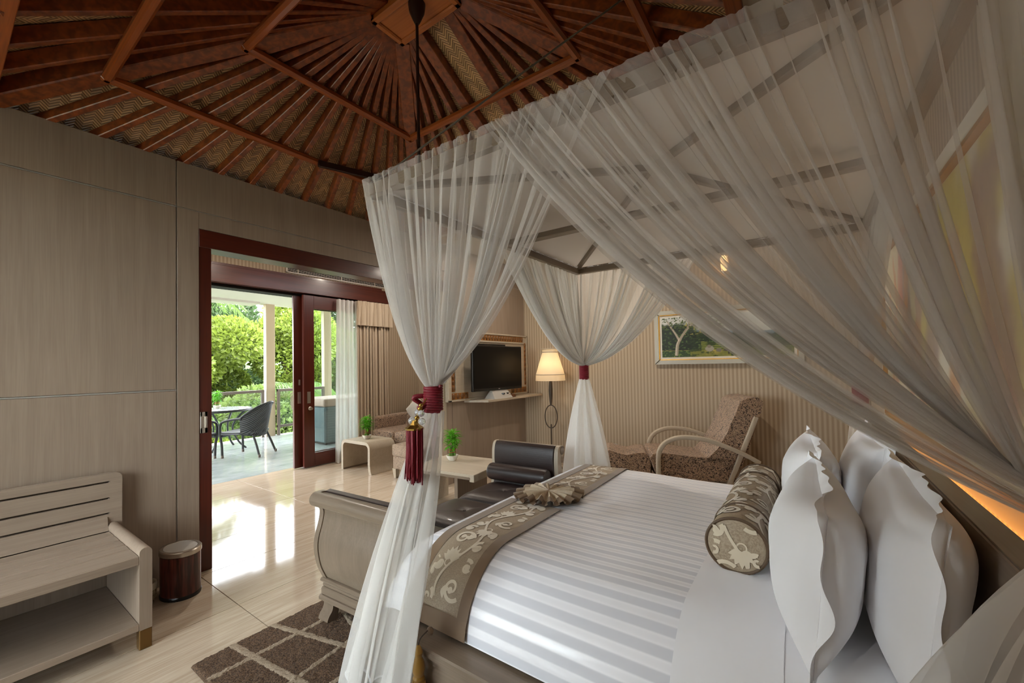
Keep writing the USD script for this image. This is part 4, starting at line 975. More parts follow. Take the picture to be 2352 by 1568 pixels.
# ------------------------------------------------------------------ potted bamboo (built once, copied)
def bamboo(name, label, loc, rz=0., s=1., first=None, group=None):
    t = thing(name, label, 'potted plant', loc, rz)
    r = np.random.default_rng(31)
    part(t, 'pot', lathe([(0, 0), (.03, 0), (.045, .012), (.060, .04), (.062, .055), (.056, .056), (.045, .045), (0, .045)], 26), 'pebble_pot', 'white pebble-textured bowl')
    canes = []
    for k in range(17):
        a, q = r.uniform(0, 2*PI), .030*math.sqrt(r.uniform(.02, 1)); x, y = q*math.cos(a), q*math.sin(a)
        canes.append(tube([(x, y, .04), (x, y, .13+.02*r.uniform())], .0052, 6))
    part(t, 'cane', cat(canes), 'bamboo_cane', 'bundle of short green canes')
    a = np.linspace(0, 2*PI, 25)
    part(t, 'band', cat([tube(np.stack([.037*np.cos(a), .037*np.sin(a), np.full(25, z)], 1), .003, 5, cap=False) for z in (.088, .112)]), 'red_band', 'red band around the canes')
    V, Fa, n = [], [], 0
    for k in range(190):
        a = r.uniform(0, 2*PI); z = .13+.165*r.uniform()**.9; q = .034*r.uniform()+.004
        b = np.array([q*math.cos(a), q*math.sin(a), z]); el = r.uniform(-.2, 1.2); d = np.array([math.cos(a)*math.cos(el), math.sin(a)*math.cos(el), math.sin(el)])
        L = r.uniform(.06, .105); w = r.uniform(.0075, .012); sd = np.cross(d, (0, 0, 1.)); sd /= np.linalg.norm(sd)+1e-9; u = np.cross(sd, d)
        c = [b+d*L*t_+np.array([0, 0, -.03])*t_**2*L/.07 for t_ in (0, .35, .7, 1.)]
        V += [c[0], c[1]+sd*w, c[1]-sd*w, c[2]+sd*w*.8, c[2]-sd*w*.8, c[3], c[1]-u*.002, c[2]-u*.002]
        Fa += [[n, n+1, n+6], [n, n+6, n+2], [n+1, n+3, n+7], [n+1, n+7, n+6], [n+6, n+7, n+4], [n+6, n+4, n+2], [n+3, n+5, n+7], [n+7, n+5, n+4]]; n += 8
    part(t, 'foliage', (np.array(V), np.array(Fa)), 'leaf_bamboo', 'narrow bright green leaves', kind='stuff', smooth=False)
    return t
bam = bamboo('potted_bamboo', 'lucky bamboo in a white pebbled bowl on the coffee table near the bed bench', (-2.985, 3.12, .4505))
copy_of(bam, 'potted_bamboo', 'lucky bamboo in a white pebbled bowl on the curved side table by the drapes', (-5.03, 3.56, .4205), 70)
copy_of(bam, 'potted_bamboo', 'lucky bamboo in a small white bowl on the round terrace table', (-8.80, 3.07, .7205), 130)

# ------------------------------------------------------------------ coffee table and side table (waterfall ends)
def waterfall(t, x0, x1, y0, y1, h, th, R, mat, both=True):
    a = np.linspace(0, PI/2, 10)
    o = [(x0, .0), (x0, h-R)]+[(x0+R-R*math.cos(q), h-R+R*math.sin(q)) for q in a]
    i = [(x0+th, 0), (x0+th, h-R)]+[(x0+R-(R-th)*math.cos(q), h-R+(R-th)*math.sin(q)) for q in a]
    if both:
        o += [(x1-R+R*math.sin(q), h-R+R*math.cos(q)) for q in a]+[(x1, h-R), (x1-.004, .12), (x1+.008, .05), (x1+.03, .012), (x1+.03, 0)]
        i += [(x1-R+(R-th)*math.sin(q), h-R+(R-th)*math.cos(q)) for q in a]+[(x1-th, h-R), (x1-th-.004, .12), (x1-th+.008, .045), (x1-th+.02, .0)]
    else:
        o += [(x1, h)]; i += [(x1, h-th)]
    return ext(Polygon(o+i[::-1]).buffer(0), y1-y0, 'y', y0)
t = thing('coffee_table', 'pale wood coffee table with a curved waterfall end beside the foot bench', 'coffee table', (-2.87, 3.06, 0), 6)
part(t, 'waterfall_top', waterfall(t, -.40, .40, -.31, .31, .45, .048, .09, 'pale_veneer_x', False), 'cream_wood_x', smooth=35)
part(t, 'edge_band', bx(-.30, .385, -.316, -.30, .402, .425, .002), 'taupe_wood_x', 'darker underside edge band')
part(t, 'edge_band', ext(Polygon([(x, z) for x, z in [(-.402, 0), (-.402, .36)]+[(-.31-.092*math.cos(q), .36+.092*math.sin(q)) for q in np.linspace(0, PI/2, 9)]+[(-.31, .437)]+[(-.31-.074*math.sin(q), .36+.074*math.cos(q)) for q in np.linspace(0, PI/2, 9)]+[(-.384, 0)]]).buffer(0), .006, 'y', -.316), 'leather', 'dark edge of the curved leg')
part(t, 'end_block', bx(.375, .425, -.315, .315, .385, .452, .004), 'cream_wood_y', 'thick end board')
part(t, 'leg_panel', bx(.15, .19, -.24, .26, 0, .402, .003), 'taupe_wood_z')
t = thing('side_table', 'pale wood side table bent in one curve, by the window drapes', 'side table')
part(t, 'waterfall_body', waterfall(t, -5.37, -4.72, 3.38, 3.79, .42, .042, .10, 'x', True), 'cream_wood_x', smooth=35)
part(t, 'foot_bar', bx(-5.36, -5.32, 3.385, 3.785, 0, .02, .004), 'taupe_wood_y')

# ------------------------------------------------------------------ sofa, cushion, ottoman in the sunroom
t = thing('sofa', 'tan patterned upholstered sofa in the sunroom corner behind the side table', 'sofa')
part(t, 'base', rbx(-5.78, -4.45, 4.12, 5.02, .1, .30, .02), 'vermicelli')
part(t, 'arm', rbx(-5.80, -5.60, 4.18, 5.0, .12, .63, .05), 'vermicelli')
part(t, 'arm', rbx(-4.62, -4.42, 4.18, 5.0, .12, .63, .05), 'vermicelli')
part(t, 'seat_cushion', rbx(-5.60, -5.08, 4.05, 4.78, .29, .445, .045), 'vermicelli')
part(t, 'seat_cushion', rbx(-5.08, -4.60, 4.05, 4.78, .29, .445, .045), 'vermicelli')
def backr(x0, x1): return ext(Polygon([(4.72, .40), (5.02, .40), (5.10, .80), (5.07, .86), (4.98, .88), (4.90, .85), (4.85, .78)]).buffer(.03).buffer(-.0), x1-x0, 'x', x0)
part(t, 'backrest', backr(-5.58, -4.64), 'vermicelli', smooth=50)
for x in (-5.72, -4.52):
    for y in (4.2, 4.92): part(t, 'leg', ext([(x-.025, 0), (x+.025, 0), (x+.035, .12), (x-.035, .12)], .05, 'y', y), 'cream_wood_z')
t = thing('cushion', 'white cushion with grey lattice lines propped on the sofa', 'cushion', (-5.13, 4.60, .675))
def cush(s, w=.21, th=.07):
    def fn(U, V):
        u, v = 2*U-1, 2*V-1; b = ((1-u**4)*(1-v**4)).clip(0)**.5
        return np.stack([u*w*(1-.05*(1-v*v)), s*th*b, v*w*(1-.05*(1-u*u))])
    V_, F_ = grid(fn, 20, 20); return V_, (F_ if s > 0 else F_[:, ::-1])
part(t, 'cover', moved(moved(cat([cush(1), cush(-1)]), ry=PI/4+.15), rx=.3), 'palm_ivory', smooth=60)
ln = []
for k in np.linspace(-.17, .17, 15):
    for q in (0, 1):
        P = []
        for j in np.linspace(-.17, .17, 13):
            u, v = ((k, j), (j, k+.5*j*0))[q] if q == 0 else (j, k)
            b = max(0, (1-(u/.21)**4)*(1-(v/.21)**4))**.5; P.append((u*(1-.05*(1-(v/.21)**2)), -.07*b-.0015, v*(1-.05*(1-(u/.21)**2))))
        if q == 0 or abs(k*40 % 2) < 1.2: ln.append(tube(P, .0016, 4))
part(t, 'lattice_line', moved(moved(cat(ln), ry=PI/4+.15), rx=.3), 'steel_trim', 'grey lattice stitching', kind='stuff')
t = thing('ottoman', 'square tan patterned ottoman on tapered wooden legs in the sunroom', 'ottoman')
part(t, 'cushion', rbx(-4.38, -3.80, 3.46, 4.02, .275, .425, .025), 'vermicelli_pale')
part(t, 'base', rbx(-4.37, -3.81, 3.47, 4.01, .115, .275, .015), 'vermicelli_pale')
for x in (-4.33, -3.86):
    for y in (3.49, 3.92): part(t, 'leg', hull([(x-a*.9, y+b_*.9, z) if z == 0 else (x+a*1.5, y+b_*1.5, z) for z in (0, .12) for a in (-.022, .022) for b_ in (-.022, .022)]), 'cream_wood_z', 'tapered wooden leg')

# ------------------------------------------------------------------ television wall
plain('band_ochre', (150, 98, 40), .5); plain('band_dark', (108, 72, 38), .5); plain('box_brown', (104, 66, 40), .55)
emitter('bulb_glow', (255, 214, 160), 19.)
t = thing('television_surround', 'pale wall board with carved brown bands around the television', 'wall decoration', (XA+.002, 0, 0))
P0, P1, PZ0, PZ1 = 3.56, 5.265, .985, 1.845
part(t, 'board', bx(0, .045, P0, P1, PZ0, PZ1, .003), 'cream_wood_y')
def frame_bar(y0, y1, z0, z1): return bx(.045, .062, y0, y1, z0, z1, .002)
part(t, 'raised_edge', cat([frame_bar(P0, P1, PZ1-.02, PZ1), frame_bar(P0, P1, PZ0, PZ0+.02), frame_bar(P0, P0+.05, PZ0, PZ1), frame_bar(P1-.02, P1, PZ0, PZ1), frame_bar(P0+.1, P1-.09, PZ1-.125, PZ1-.105), frame_bar(P0+.12, P0+.13, PZ0+.12, PZ1-.12)]), 'cream_wood_y')
def band(y0, y1, z0, z1, n, vert=False):
    part(t, 'carved_band', bx(.044, .049, y0, y1, z0, z1, .001), 'band_ochre', 'ochre carved band')
    b = []
    for k in range(n):
        cy, cz = ((y0+(y1-y0)*(k+.5)/n), (z0+z1)/2) if not vert else ((y0+y1)/2, z0+(z1-z0)*(k+.5)/n)
        ry, rz = ((y1-y0)/n*.40, (z1-z0)*.46) if not vert else ((y1-y0)*.42, (z1-z0)/n*.44)
        b.append(moved(lathe([(0, .012), (.5, .011), (.8, .007), (1, 0)], 12), (0, 0, 0)))
        v, f = b[-1]; b[-1] = (np.stack([.049+v[:, 2], cy+v[:, 0]*ry, cz+v[:, 1]*rz], 1), f)
    part(t, 'carved_bead', cat(b), 'band_dark', 'row of carved ovals', kind='stuff')
band(P0+.06, P1-.10, PZ1-.10, PZ1-.025, 26)
band(P1-.075, P1-.03, PZ0+.13, PZ1-.11, 9, True)
band(P0+.065, P0+.115, PZ0+.12, PZ1-.12, 9, True)
band(P0+.06, P0+.36, PZ0+.025, PZ0+.10, 4); band(P1-.42, P1-.03, PZ0+.025, PZ0+.10, 4)
part(t, 'glass_back', bx(.044, .05, 3.99, 4.72, 1.09, 1.70, .001), 'black_plastic', 'dark glass back plate beside the screen')
t = thing('tv_shelf', 'thin pale shelf under the television on the wall panel', 'shelf')
part(t, 'board', ext([(XA, 3.90), (XA+.29, 4.02), (XA+.31, 5.265), (XA, 5.265)], .026, 'z', .956), 'cream_wood_y')
t = thing('television', 'black flat screen television standing on the pale wall shelf', 'television', (XA+.215, 4.33, 0), -5)
part(t, 'housing', rbx(-.03, .012, -.475, .475, 1.09, 1.665, .01), 'black_plastic')
part(t+'/housing', 'screen', bx(.010, .0145, -.46, .46, 1.125, 1.652, .001), 'tv_screen', 'glossy dark screen')
part(t+'/housing', 'logo', bx(.012, .0145, -.015, .015, 1.105, 1.111, .0005), 'steel_trim', 'small silver maker mark under the screen')
part(t, 'stand', hull([(-.1, -.16, .983), (.075, -.16, .983), (-.1, .2, .983), (.075, .2, .983), (-.03, -.12, 1.10), (-.012, -.12, 1.10), (-.03, .17, 1.10), (-.012, .17, 1.10)]), 'silver_plastic', 'pale grey stand')
t = thing('remote_box', 'brown wooden tray holding two remote controls on the television shelf', 'tray', (XA+.2, 4.42, .9825), -6)
part(t, 'tray', cat([bx(-.05, .07, -.14, .2, 0, .01), bx(.06, .07, -.14, .2, 0, .04), bx(-.05, -.04, -.14, .2, 0, .04), bx(-.05, .07, -.14, -.13, 0, .04), bx(-.05, .07, .19, .2, 0, .04)]), 'box_brown')
t2 = thing('remote_control', 'dark remote control lying across the left of the tray by the television', 'remote control', (XA+.2, 4.36, 1.03), 20)
part(t2, 'body', rbx(-.075, .075, -.024, .024, 0, .02, .006), 'black_plastic')
part(t2+'/body', 'button_pad', bx(-.05, .03, -.014, .014, .0195, .0215, .0005), 'dark_iron')
t2 = thing('remote_control', 'dark remote control lying across the right of the tray by the television', 'remote control', (XA+.2, 4.46, 1.03), 12)
part(t2, 'body', rbx(-.07, .07, -.022, .022, 0, .02, .006), 'black_plastic')
part(t2+'/body', 'button_pad', bx(-.05, .03, -.014, .014, .0195, .0215, .0005), 'dark_iron')

# ------------------------------------------------------------------ floor lamp
LX, LY = -2.86, 4.93
t = thing('floor_lamp', 'floor lamp with cream flared shade and a ring in its dark stem', 'floor lamp', (LX, LY, 0))
part(t, 'shade', lathe([(.112, 1.625), (.104, 1.58), (.106, 1.572), (.196, 1.275), (.198, 1.27), (.203, 1.19)], 48), 'lamp_shade_cloth', 'cream pleated shade')
for q_ in ([(.197, 1.278), (.2015, 1.274), (.2, 1.268)], [(.105, 1.583), (.109, 1.578), (.107, 1.57)], [(.112, 1.627), (.116, 1.622), (.112, 1.617)]): part(t, 'shade_trim', lathe(q_, 48), 'cream_wood_z')
part(t, 'spindle', lathe([(0, .855), (.012, .86), (.018, .90), (.026, 1.0), (.028, 1.06), (.022, 1.15), (.014, 1.2), (.012, 1.34), (0, 1.34)], 20), 'dark_iron')
a = np.linspace(0, 2*PI, 49)
part(t, 'ring', tube(np.stack([.082*np.cos(a)*.92, .082*np.cos(a)*.45, .70+.155*np.sin(a)], 1), .0075, 8, cap=False), 'dark_iron', 'oval ring in the stem')
part(t, 'pole', lathe([(0, .60), (.008, .595), (.011, .57), (.0095, .55), (.0095, .03), (0, .03)], 14), 'dark_iron')
part(t, 'base', lathe([(0, .03), (.02, .03), (.12, .018), (.14, .01), (.14, 0), (0, 0)], 32), 'dark_iron')
part(t, 'bulb', moved(trimesh.creation.icosphere(2, .035), (0, 0, 1.38)), 'bulb_glow', 'lit bulb inside the shade')

# ------------------------------------------------------------------ socket with loose wire
t = thing('wall_socket', 'grey wall socket with a plugged charger low on the striped wall', 'socket', (-2.108, YB, .305))
part(t, 'plate', bx(-.045, .045, -.012, 0, -.042, .042, .003), 'silver_plastic')
part(t, 'well', lathe([(0, 0), (.022, 0), (.024, .006), (0, .006)], 18) if False else bx(-.026, .026, -.016, -.01, -.026, .026, .002), 'black_plastic')
part(t, 'plug', bx(-.002, .022, -.05, -.014, -.02, .016, .005), 'black_plastic')
q = catmull([(-2.10, YB-.04, .29), (-2.13, YB-.03, .24), (-2.09, YB-.03, .205), (-2.14, YB-.03, .19), (-2.10, YB-.03, .16), (-2.16, YB-.03, .14), (-2.13, YB-.03, .10), (-2.2, YB-.05, .03), (-2.22, YB-.1, .006), (-2.05, YB-.12, .006)], 8)
solo('power_cable', tube(q, .003, 6), 'black_plastic', 'thin dark tangled cable hanging from the wall socket', 'cable')

plain('frame_silver', (178, 174, 160), .35); plain('table_glass', (150, 158, 160), .05); plain('ground_yard', (150, 150, 130), .9); emitter('sconce_glow', (255, 200, 130), 4.)

# ------------------------------------------------------------------ lounge chair and its footstool (built about its own origin, turned 20 degrees)
t = thing('lounge_chair', 'reclining lounge chair with bentwood arms and dark squiggle upholstery by the striped wall', 'armchair', (-.955, 4.745, 0), 26)
for s in (-1, 1):
    y = s*.30
    arm = catmull([(-.455, y, 0), (-.465, y, .2), (-.468, y, .42), (-.455, y, .52), (-.40, y, .60), (-.30, y, .648), (-.18, y, .66), (0, y, .635), (.2, y, .56), (.36, y, .485), (.47, y, .42)], 8)
    part(t, 'arm', ribbon(arm, .055, .042, (0, 1, 0)), 'cream_wood_x', 'bent laminated wood arm and front leg', smooth=50)
    post = [(.12, y*.92, 0), (.21, y*.92, .22), (.33, y*.92, .52), (.465, y*.92, .86)]
    part(t, 'back_post', ribbon(catmull(post, 6), .035, .045, (0, 1, 0)), 'cream_wood_z', 'slanted wooden back post', smooth=50)
part(t, 'seat_rail', cat([bx(-.45, .25, -.27, -.24, .19, .23), bx(-.45, .25, .24, .27, .19, .23), bx(.2, .24, -.28, .28, .19, .24)]), 'cream_wood_x')
sp = Polygon([(-.52, .44), (-.50, .47), (-.40, .475), (-.1, .44), (.16, .425), (.25, .42), (.25, .24), (.15, .2), (-.38, .21), (-.44, .22)]).buffer(.018)
part(t, 'seat_cushion', ext(sp, .54, 'y', -.27), 'vermicelli', smooth=40)
bp = Polygon([(.03, .44), (.14, .42), (.25, .30), (.33, .44), (.50, .93), (.515, 1.0), (.48, 1.03), (.40, 1.025), (.345, 1.0), (.29, .86), (.275, .84), (.22, .70), (.12, .53)]).buffer(.02)
part(t, 'back_cushion', ext(bp, .54, 'y', -.27), 'vermicelli', smooth=40)
fs = thing('footstool', 'footstool with dipped top in the same squiggle fabric in front of the lounge chair', 'ottoman', (-1.66, 4.50, 0), 22)
fp = Polygon([(-.22, .06), (.2, .06), (.225, .40), (.18, .455), (.1, .45), (.0, .425), (-.1, .445), (-.18, .47), (-.225, .45), (-.235, .38)]).buffer(.015)
part(fs, 'cushion', ext(fp, .46, 'y', -.23), 'vermicelli', smooth=40)
part(fs, 'base', bx(-.19, .18, -.2, .2, 0, .05), 'taupe_wood_x')

# ------------------------------------------------------------------ pictures: paint per vertex
def fnoise(x, y, s, o=4, seed=0): return meshkit.fbm(np.stack([x*s, y*s, 0*x+seed*.37], -1), o, seed)
def mixc(a, b, k): return a*(1-k[..., None])+np.asarray(b, float)*k[..., None]
def sm(a, b, x): k = np.clip((x-a)/(b-a), 0, 1); return k*k*(3-2*k)
def landscape(nu=260, nv=130):
    u, v = np.meshgrid(np.linspace(0, 1, nu), np.linspace(0, 1, nv), indexing='ij'); X = u*2.2
    c = np.broadcast_to(np.array([176., 180, 178]), u.shape+(3,)).copy()
    c = mixc(c, (200, 200, 192), fnoise(X, v, 5, 4, 1))
    far = .66-.10*sm(.3, .9, u)+.05*(fnoise(X, v*0, 9, 3, 2)-.5)
    c = mixc(c, (104, 126, 140), sm(.0, .02, far-v)); mid = .60-.12*sm(.25, 1., u)+.09*(fnoise(X, v*0, 16, 4, 3)-.5)
    tr = fnoise(X, v*1.2, 26, 4, 4); c = np.where((v < mid)[..., None], mixc(np.broadcast_to(np.array([30., 46, 30]), c.shape), (86, 108, 58), sm(.45, .75, tr)), c)
    left = sm(.34, .22, u+.16*(fnoise(X, v, 8, 3, 5)-.5))*sm(.86, .78, v+.2*(fnoise(X, v, 10, 3, 15)-.5)); c = mixc(c, (26, 38, 26), left); c = mixc(c, (74, 98, 50), left*sm(.52, .72, fnoise(X, v, 30, 4, 6)))
    ter = (v < .36-.16*sm(.3, .95, u)) & (u > .33); tv = np.sin((v+.10*u+.02*fnoise(X, v, 6, 3, 7))*130); c = np.where(ter[..., None], mixc(mixc(np.broadcast_to(np.array([66., 84, 38]), c.shape), (146, 152, 70), sm(-.2, .9, tv)), (50, 66, 34), sm(.5, .7, fnoise(X, v, 9, 3, 8))), c)
    gr = v < .17+.03*(fnoise(X, v, 5, 3, 9)-.5); c = np.where(gr[..., None], mixc(mixc(np.broadcast_to(np.array([112., 116, 50]), c.shape), (168, 152, 78), sm(.45, .7, fnoise(X, v, 7, 3, 10))), (56, 70, 34), sm(.55, .7, fnoise(X, v, 20, 3, 11))), c)
    fern = (v < .16) & (u < .24); c = np.where(fern[..., None], mixc(np.broadcast_to(np.array([44., 66, 34]), c.shape), (110, 134, 62), sm(.5, .7, fnoise(X, v, 34, 3, 12))), c)
    def stroke(pts, w0, w1, col):
        nonlocal c
        P = catmull([(a, b, 0) for a, b in pts], 10)[:, :2]; w = np.linspace(w0, w1, len(P)); k = np.zeros_like(u)
        for (a, b), ww in zip(P, w): k = np.maximum(k, sm(ww, ww*.6, np.hypot((u-a)*2.1, v-b)))
        c = mixc(c, col, k)
    stroke([(.125, .06), (.135, .3), (.16, .45), (.20, .62), (.26, .8), (.34, .92)], .04, .022, (150, 140, 122)); stroke([(.15, .42), (.12, .58), (.075, .78), (.05, .9)], .028, .015, (166, 154, 138)); stroke([(.19, .6), (.23, .78), (.24, .93)], .02, .012, (140, 128, 110)); stroke([(.12, .06), (.128, .3), (.15, .45)], .016, .01, (196, 190, 176))
    lf = (fnoise(X, v, 40, 3, 13) > .56) & (v > .70) & (u < .52); c = np.where(lf[..., None], np.array([70., 84, 40]), c); lf2 = (fnoise(X, v, 36, 3, 14) > .62) & (v > .55) & (v < .85) & (u > .2) & (u < .5); c = np.where(lf2[..., None], np.array([146., 140, 74]), c)
    for cx, cy, rx, ry, col in ((.40, .19, .035, .075, (150, 146, 134)), (.395, .245, .018, .04, (122, 116, 104)), (.47, .15, .022, .05, (112, 108, 98)), (.55, .14, .05, .028, (78, 74, 64)), (.585, .19, .018, .022, (70, 66, 58)), (.545, .09, .006, .05, (60, 56, 50)), (.57, .09, .006, .05, (60, 56, 50))):
        k = sm(1.15, .8, np.hypot((u-cx)/rx, (v-cy)/ry)+.5*(fnoise(X, v, 30, 3, 16)-.5)); c = mixc(c, col, k)
    return u, v, np.clip(c*1.08, 0, 255)
def canvas_grid(nu, nv, place):
    idx = np.arange(nu*nv).reshape(nu, nv); a, b, c, d = idx[:-1, :-1], idx[1:, :-1], idx[1:, 1:], idx[:-1, 1:]
    q = np.stack([a, b, c, d], -1).reshape(-1, 4); return np.vstack([q[:, [0, 1, 2]], q[:, [0, 2, 3]]])
def frame4(t, name, w, h, x0, z0, sec, d0, d1, mat, label=None):
    """four mitred frame bars around the opening (x0,z0)-(x0+w,z0+h) in a local x/z plane facing -y"""
    s = sec
    Q = [[(x0-s, z0-s), (x0+w+s, z0-s), (x0+w, z0), (x0, z0)], [(x0-s, z0+h+s), (x0, z0+h), (x0+w, z0+h), (x0+w+s, z0+h+s)],
         [(x0-s, z0-s), (x0, z0), (x0, z0+h), (x0-s, z0+h+s)], [(x0+w+s, z0-s), (x0+w+s, z0+h+s), (x0+w, z0+h), (x0+w, z0)]]
    for q in Q:
        c = np.mean(q, 0); pts = [(x, d, z) for x, z in q for d in (0, d0)]+[(c[0]+(x-c[0])*.985, -d1, c[1]+(z-c[1])*.985) for x, z in q]
        part(t, name, hull(pts), mat, label, smooth=False)
t = thing('landscape_painting', 'framed painting of a green valley with a pale tree, on the striped wall', 'painting', (-1.535, YB-.005, 1.385))
W_, H_ = 1.52, .655
part(t, 'back_board', bx(0, W_, -.012, 0, 0, H_), 'palm_ivory')
frame4(t, 'frame_bar', W_-.10, H_-.10, .05, .05, .05, -.0, .04, 'frame_silver', 'silvery grey outer frame')
frame4(t, 'gold_line', W_-.12, H_-.12, .06, .06, .011, -.0, .032, 'gold_leaf', 'thin gold inner line')
part(t, 'mount', bx(.055, W_-.055, -.018, -.012, .055, H_-.055, .001), 'palm_ivory', 'cream mount')
u, v, rgb = landscape(); w2, h2 = W_-.17, H_-.17
canvas(t, 'canvas', np.stack([.085+u*w2, 0*u-.0195, .085+v*h2], -1).reshape(-1, 3), canvas_grid(*u.shape, None), rgb.reshape(-1, 3), 'painted valley with tree, terraces and animals')
t = thing('wall_sconce', 'small lit warm wall lamp on the striped wall above the painting', 'wall lamp', (-.73, YB, 2.52))
part(t, 'plate', bx(-.05, .05, -.012, 0, -.07, .07, .004), 'brass')
part(t, 'glass', lathe([(0, -.085), (.03, -.08), (.038, -.03), (.038, .06), (.028, .085), (0, .088)], 20, (0, -.06)), 'sconce_glow', 'lit frosted glass')

t = thing('abstract_painting', 'very large abstract painting of pink and ochre figures on yellow behind the headboard', 'painting', (XR-.004, 4.12, .93), -90)
W_, H_ = 3.2, 1.30
part(t, 'back_board', bx(0, W_, -.015, 0, 0, H_), 'palm_ivory')
frame4(t, 'frame_bar', W_-.16, H_-.16, .08, .08, .08, 0, .035, 'palm_ivory', 'wide ivory outer frame')
frame4(t, 'gold_line', W_-.19, H_-.19, .095, .095, .017, 0, .042, 'gold_leaf', 'beaded gold inner line')
def abstract(nu=300, nv=150):
    u, v = np.meshgrid(np.linspace(0, 1, nu), np.linspace(0, 1, nv), indexing='ij'); X = u*2.4
    c = np.broadcast_to(np.array([214., 206, 178]), u.shape+(3,)).copy(); c = mixc(c, (206, 188, 96), sm(.22, .5, u+.3*(fnoise(X, v, 3, 3, 21)-.5))*sm(.1, .5, v)); c = mixc(c, (226, 220, 204), sm(.5, .7, fnoise(X, v*.5, 6, 3, 22)))
    for cx, w, v0, v1, col, sd in ((.075, .012, .0, .75, (190, 128, 92), 1), (.135, .020, .0, .6, (168, 110, 92), 2), (.13, .012, .5, .95, (206, 150, 110), 3), (.235, .045, .35, .98, (150, 124, 122), 4), (.275, .022, .0, .5, (168, 118, 108), 5), (.215, .03, .62, 1., (204, 130, 116), 6), (.262, .02, .55, .92, (200, 138, 74), 7), (.36, .03, .1, .9, (176, 126, 104), 8), (.45, .05, .2, 1., (140, 118, 120), 9), (.56, .03, .0, .8, (196, 140, 96), 10), (.7, .05, .1, .95, (156, 122, 116), 12), (.84, .04, .0, .85, (190, 128, 100), 13)):
        e = np.abs(u-cx-.018*np.sin(v*7+sd)+.03*(fnoise(X, v, 9, 3, 30+sd)-.5))/w; k = sm(1.1, .6, e)*sm(v0-.05, v0+.05, v)*sm(v1+.05, v1-.05, v); c = mixc(c, col, k*(.55+.45*fnoise(X*3, v, 14, 3, 50+sd)))
    return u, v, np.clip(c+14*(fnoise(X, v*.4, 60, 2, 60)-.5)[..., None], 0, 255)
u, v, rgb = abstract(); w2, h2 = W_-.2, H_-.2
canvas(t, 'canvas', np.stack([.1+u*w2, 0*u-.017, .1+v*h2], -1).reshape(-1, 3), canvas_grid(*u.shape, None), rgb.reshape(-1, 3), 'painted abstract figures')

# ------------------------------------------------------------------ window drapes of the sunroom
def pleats(y0, y1, z0, z1, x, n, amp, seed, k=240, m=14, fl=0.):
    r = np.random.default_rng(seed); ph = r.uniform(0, 6, 5)
    def fn(U, V):
        w = U+.012*np.sin(9*U*PI+ph[0]); a = amp*(.7+.4*np.sin(5*U*PI+ph[1]))*(1+fl*V)
        return np.stack([x+a*np.sin(2*PI*n*w+ph[2]+.6*V)+.3*a*np.sin(4*PI*n*w+ph[3]), y0+(y1-y0)*U+.4*a*np.sin(4*PI*n*w+ph[4])-.10*fl*(1-U)*V, z1+(z0-z1)*V])
    return grid(fn, k, m)
t = thing('sheer_window_curtain', 'white sheer curtain drawn aside beside the sliding door', 'curtain')
part(t, 'cloth', pleats(3.57, 3.93, .006, 2.455, -5.74, 5, .032, 3, fl=.45), 'voile_window', smooth=True)
t = thing('window_drape', 'beige pleated drape with a short top flap beside the sliding door', 'curtain')
part(t, 'cloth', pleats(3.88, 4.50, .01, 2.455, -5.71, 11, .034, 4), 'drape_beige', smooth=True)
part(t, 'top_flap', pleats(3.87, 4.52, 2.075, 2.46, -5.665, 9, .034, 5, m=8, fl=.3), 'drape_beige', 'short gathered flap over the top of the drape', smooth=True)

# ------------------------------------------------------------------ terrace furniture
t = thing('terrace_table', 'round dark woven terrace table with glass top and curved legs', 'table', (-8.62, 3.10, 0))
part(t, 'glass_top', lathe([(0, .708), (.44, .708), (.45, .712), (.45, .718), (.44, .72), (0, .72)], 48), 'table_glass', 'pale reflective glass top')
part(t, 'rim', lathe([(.40, .675), (.44, .675), (.452, .69), (.448, .706), (.40, .706)], 48), 'wicker')
for k in range(4):
    a = PI/4+k*PI/2; d = np.array([math.cos(a), math.sin(a), 0])
    part(t, 'leg', tube(catmull([d*.36+(0, 0, .68), d*.20+(0, 0, .5), d*.16+(0, 0, .33), d*.26+(0, 0, .12), d*.38+(0, 0, 0)], 6), .016, 8), 'wicker')
nodes('wicker_weave', {'tc': ('texture_coordinate', {}), 's': ('separate_xyz', {}), 'n': ('noise_texture', {'scale': 60.}), 'ad': ('math', {'math_type': 'add'}), 'k': ('math', {'math_type': 'multiply', 'value2': 190.}), 'sn': ('math', {'math_type': 'sine'}), 'mr': ('map_range', {'from_min': -1., 'from_max': 1.}),
      'r': ('rgb_ramp', {'ramp': [(.1, s2l((14, 15, 16))), (.7, s2l((84, 88, 92)))]}), 'b': ('bump', {'strength': 1., 'distance': .006}), 'p': ('principled_bsdf', {'roughness': .42})},
      [('tc.object', 's.vector'), ('s.z', 'ad.value1'), ('s.y', 'ad.value2'), ('ad.value', 'k.value1'), ('k.value', 'sn.value1'), ('sn.value', 'mr.value'), ('mr.result', 'r.fac'), ('r.color', 'p.base_color'), ('mr.result', 'b.height'), ('b.normal', 'p.normal')])
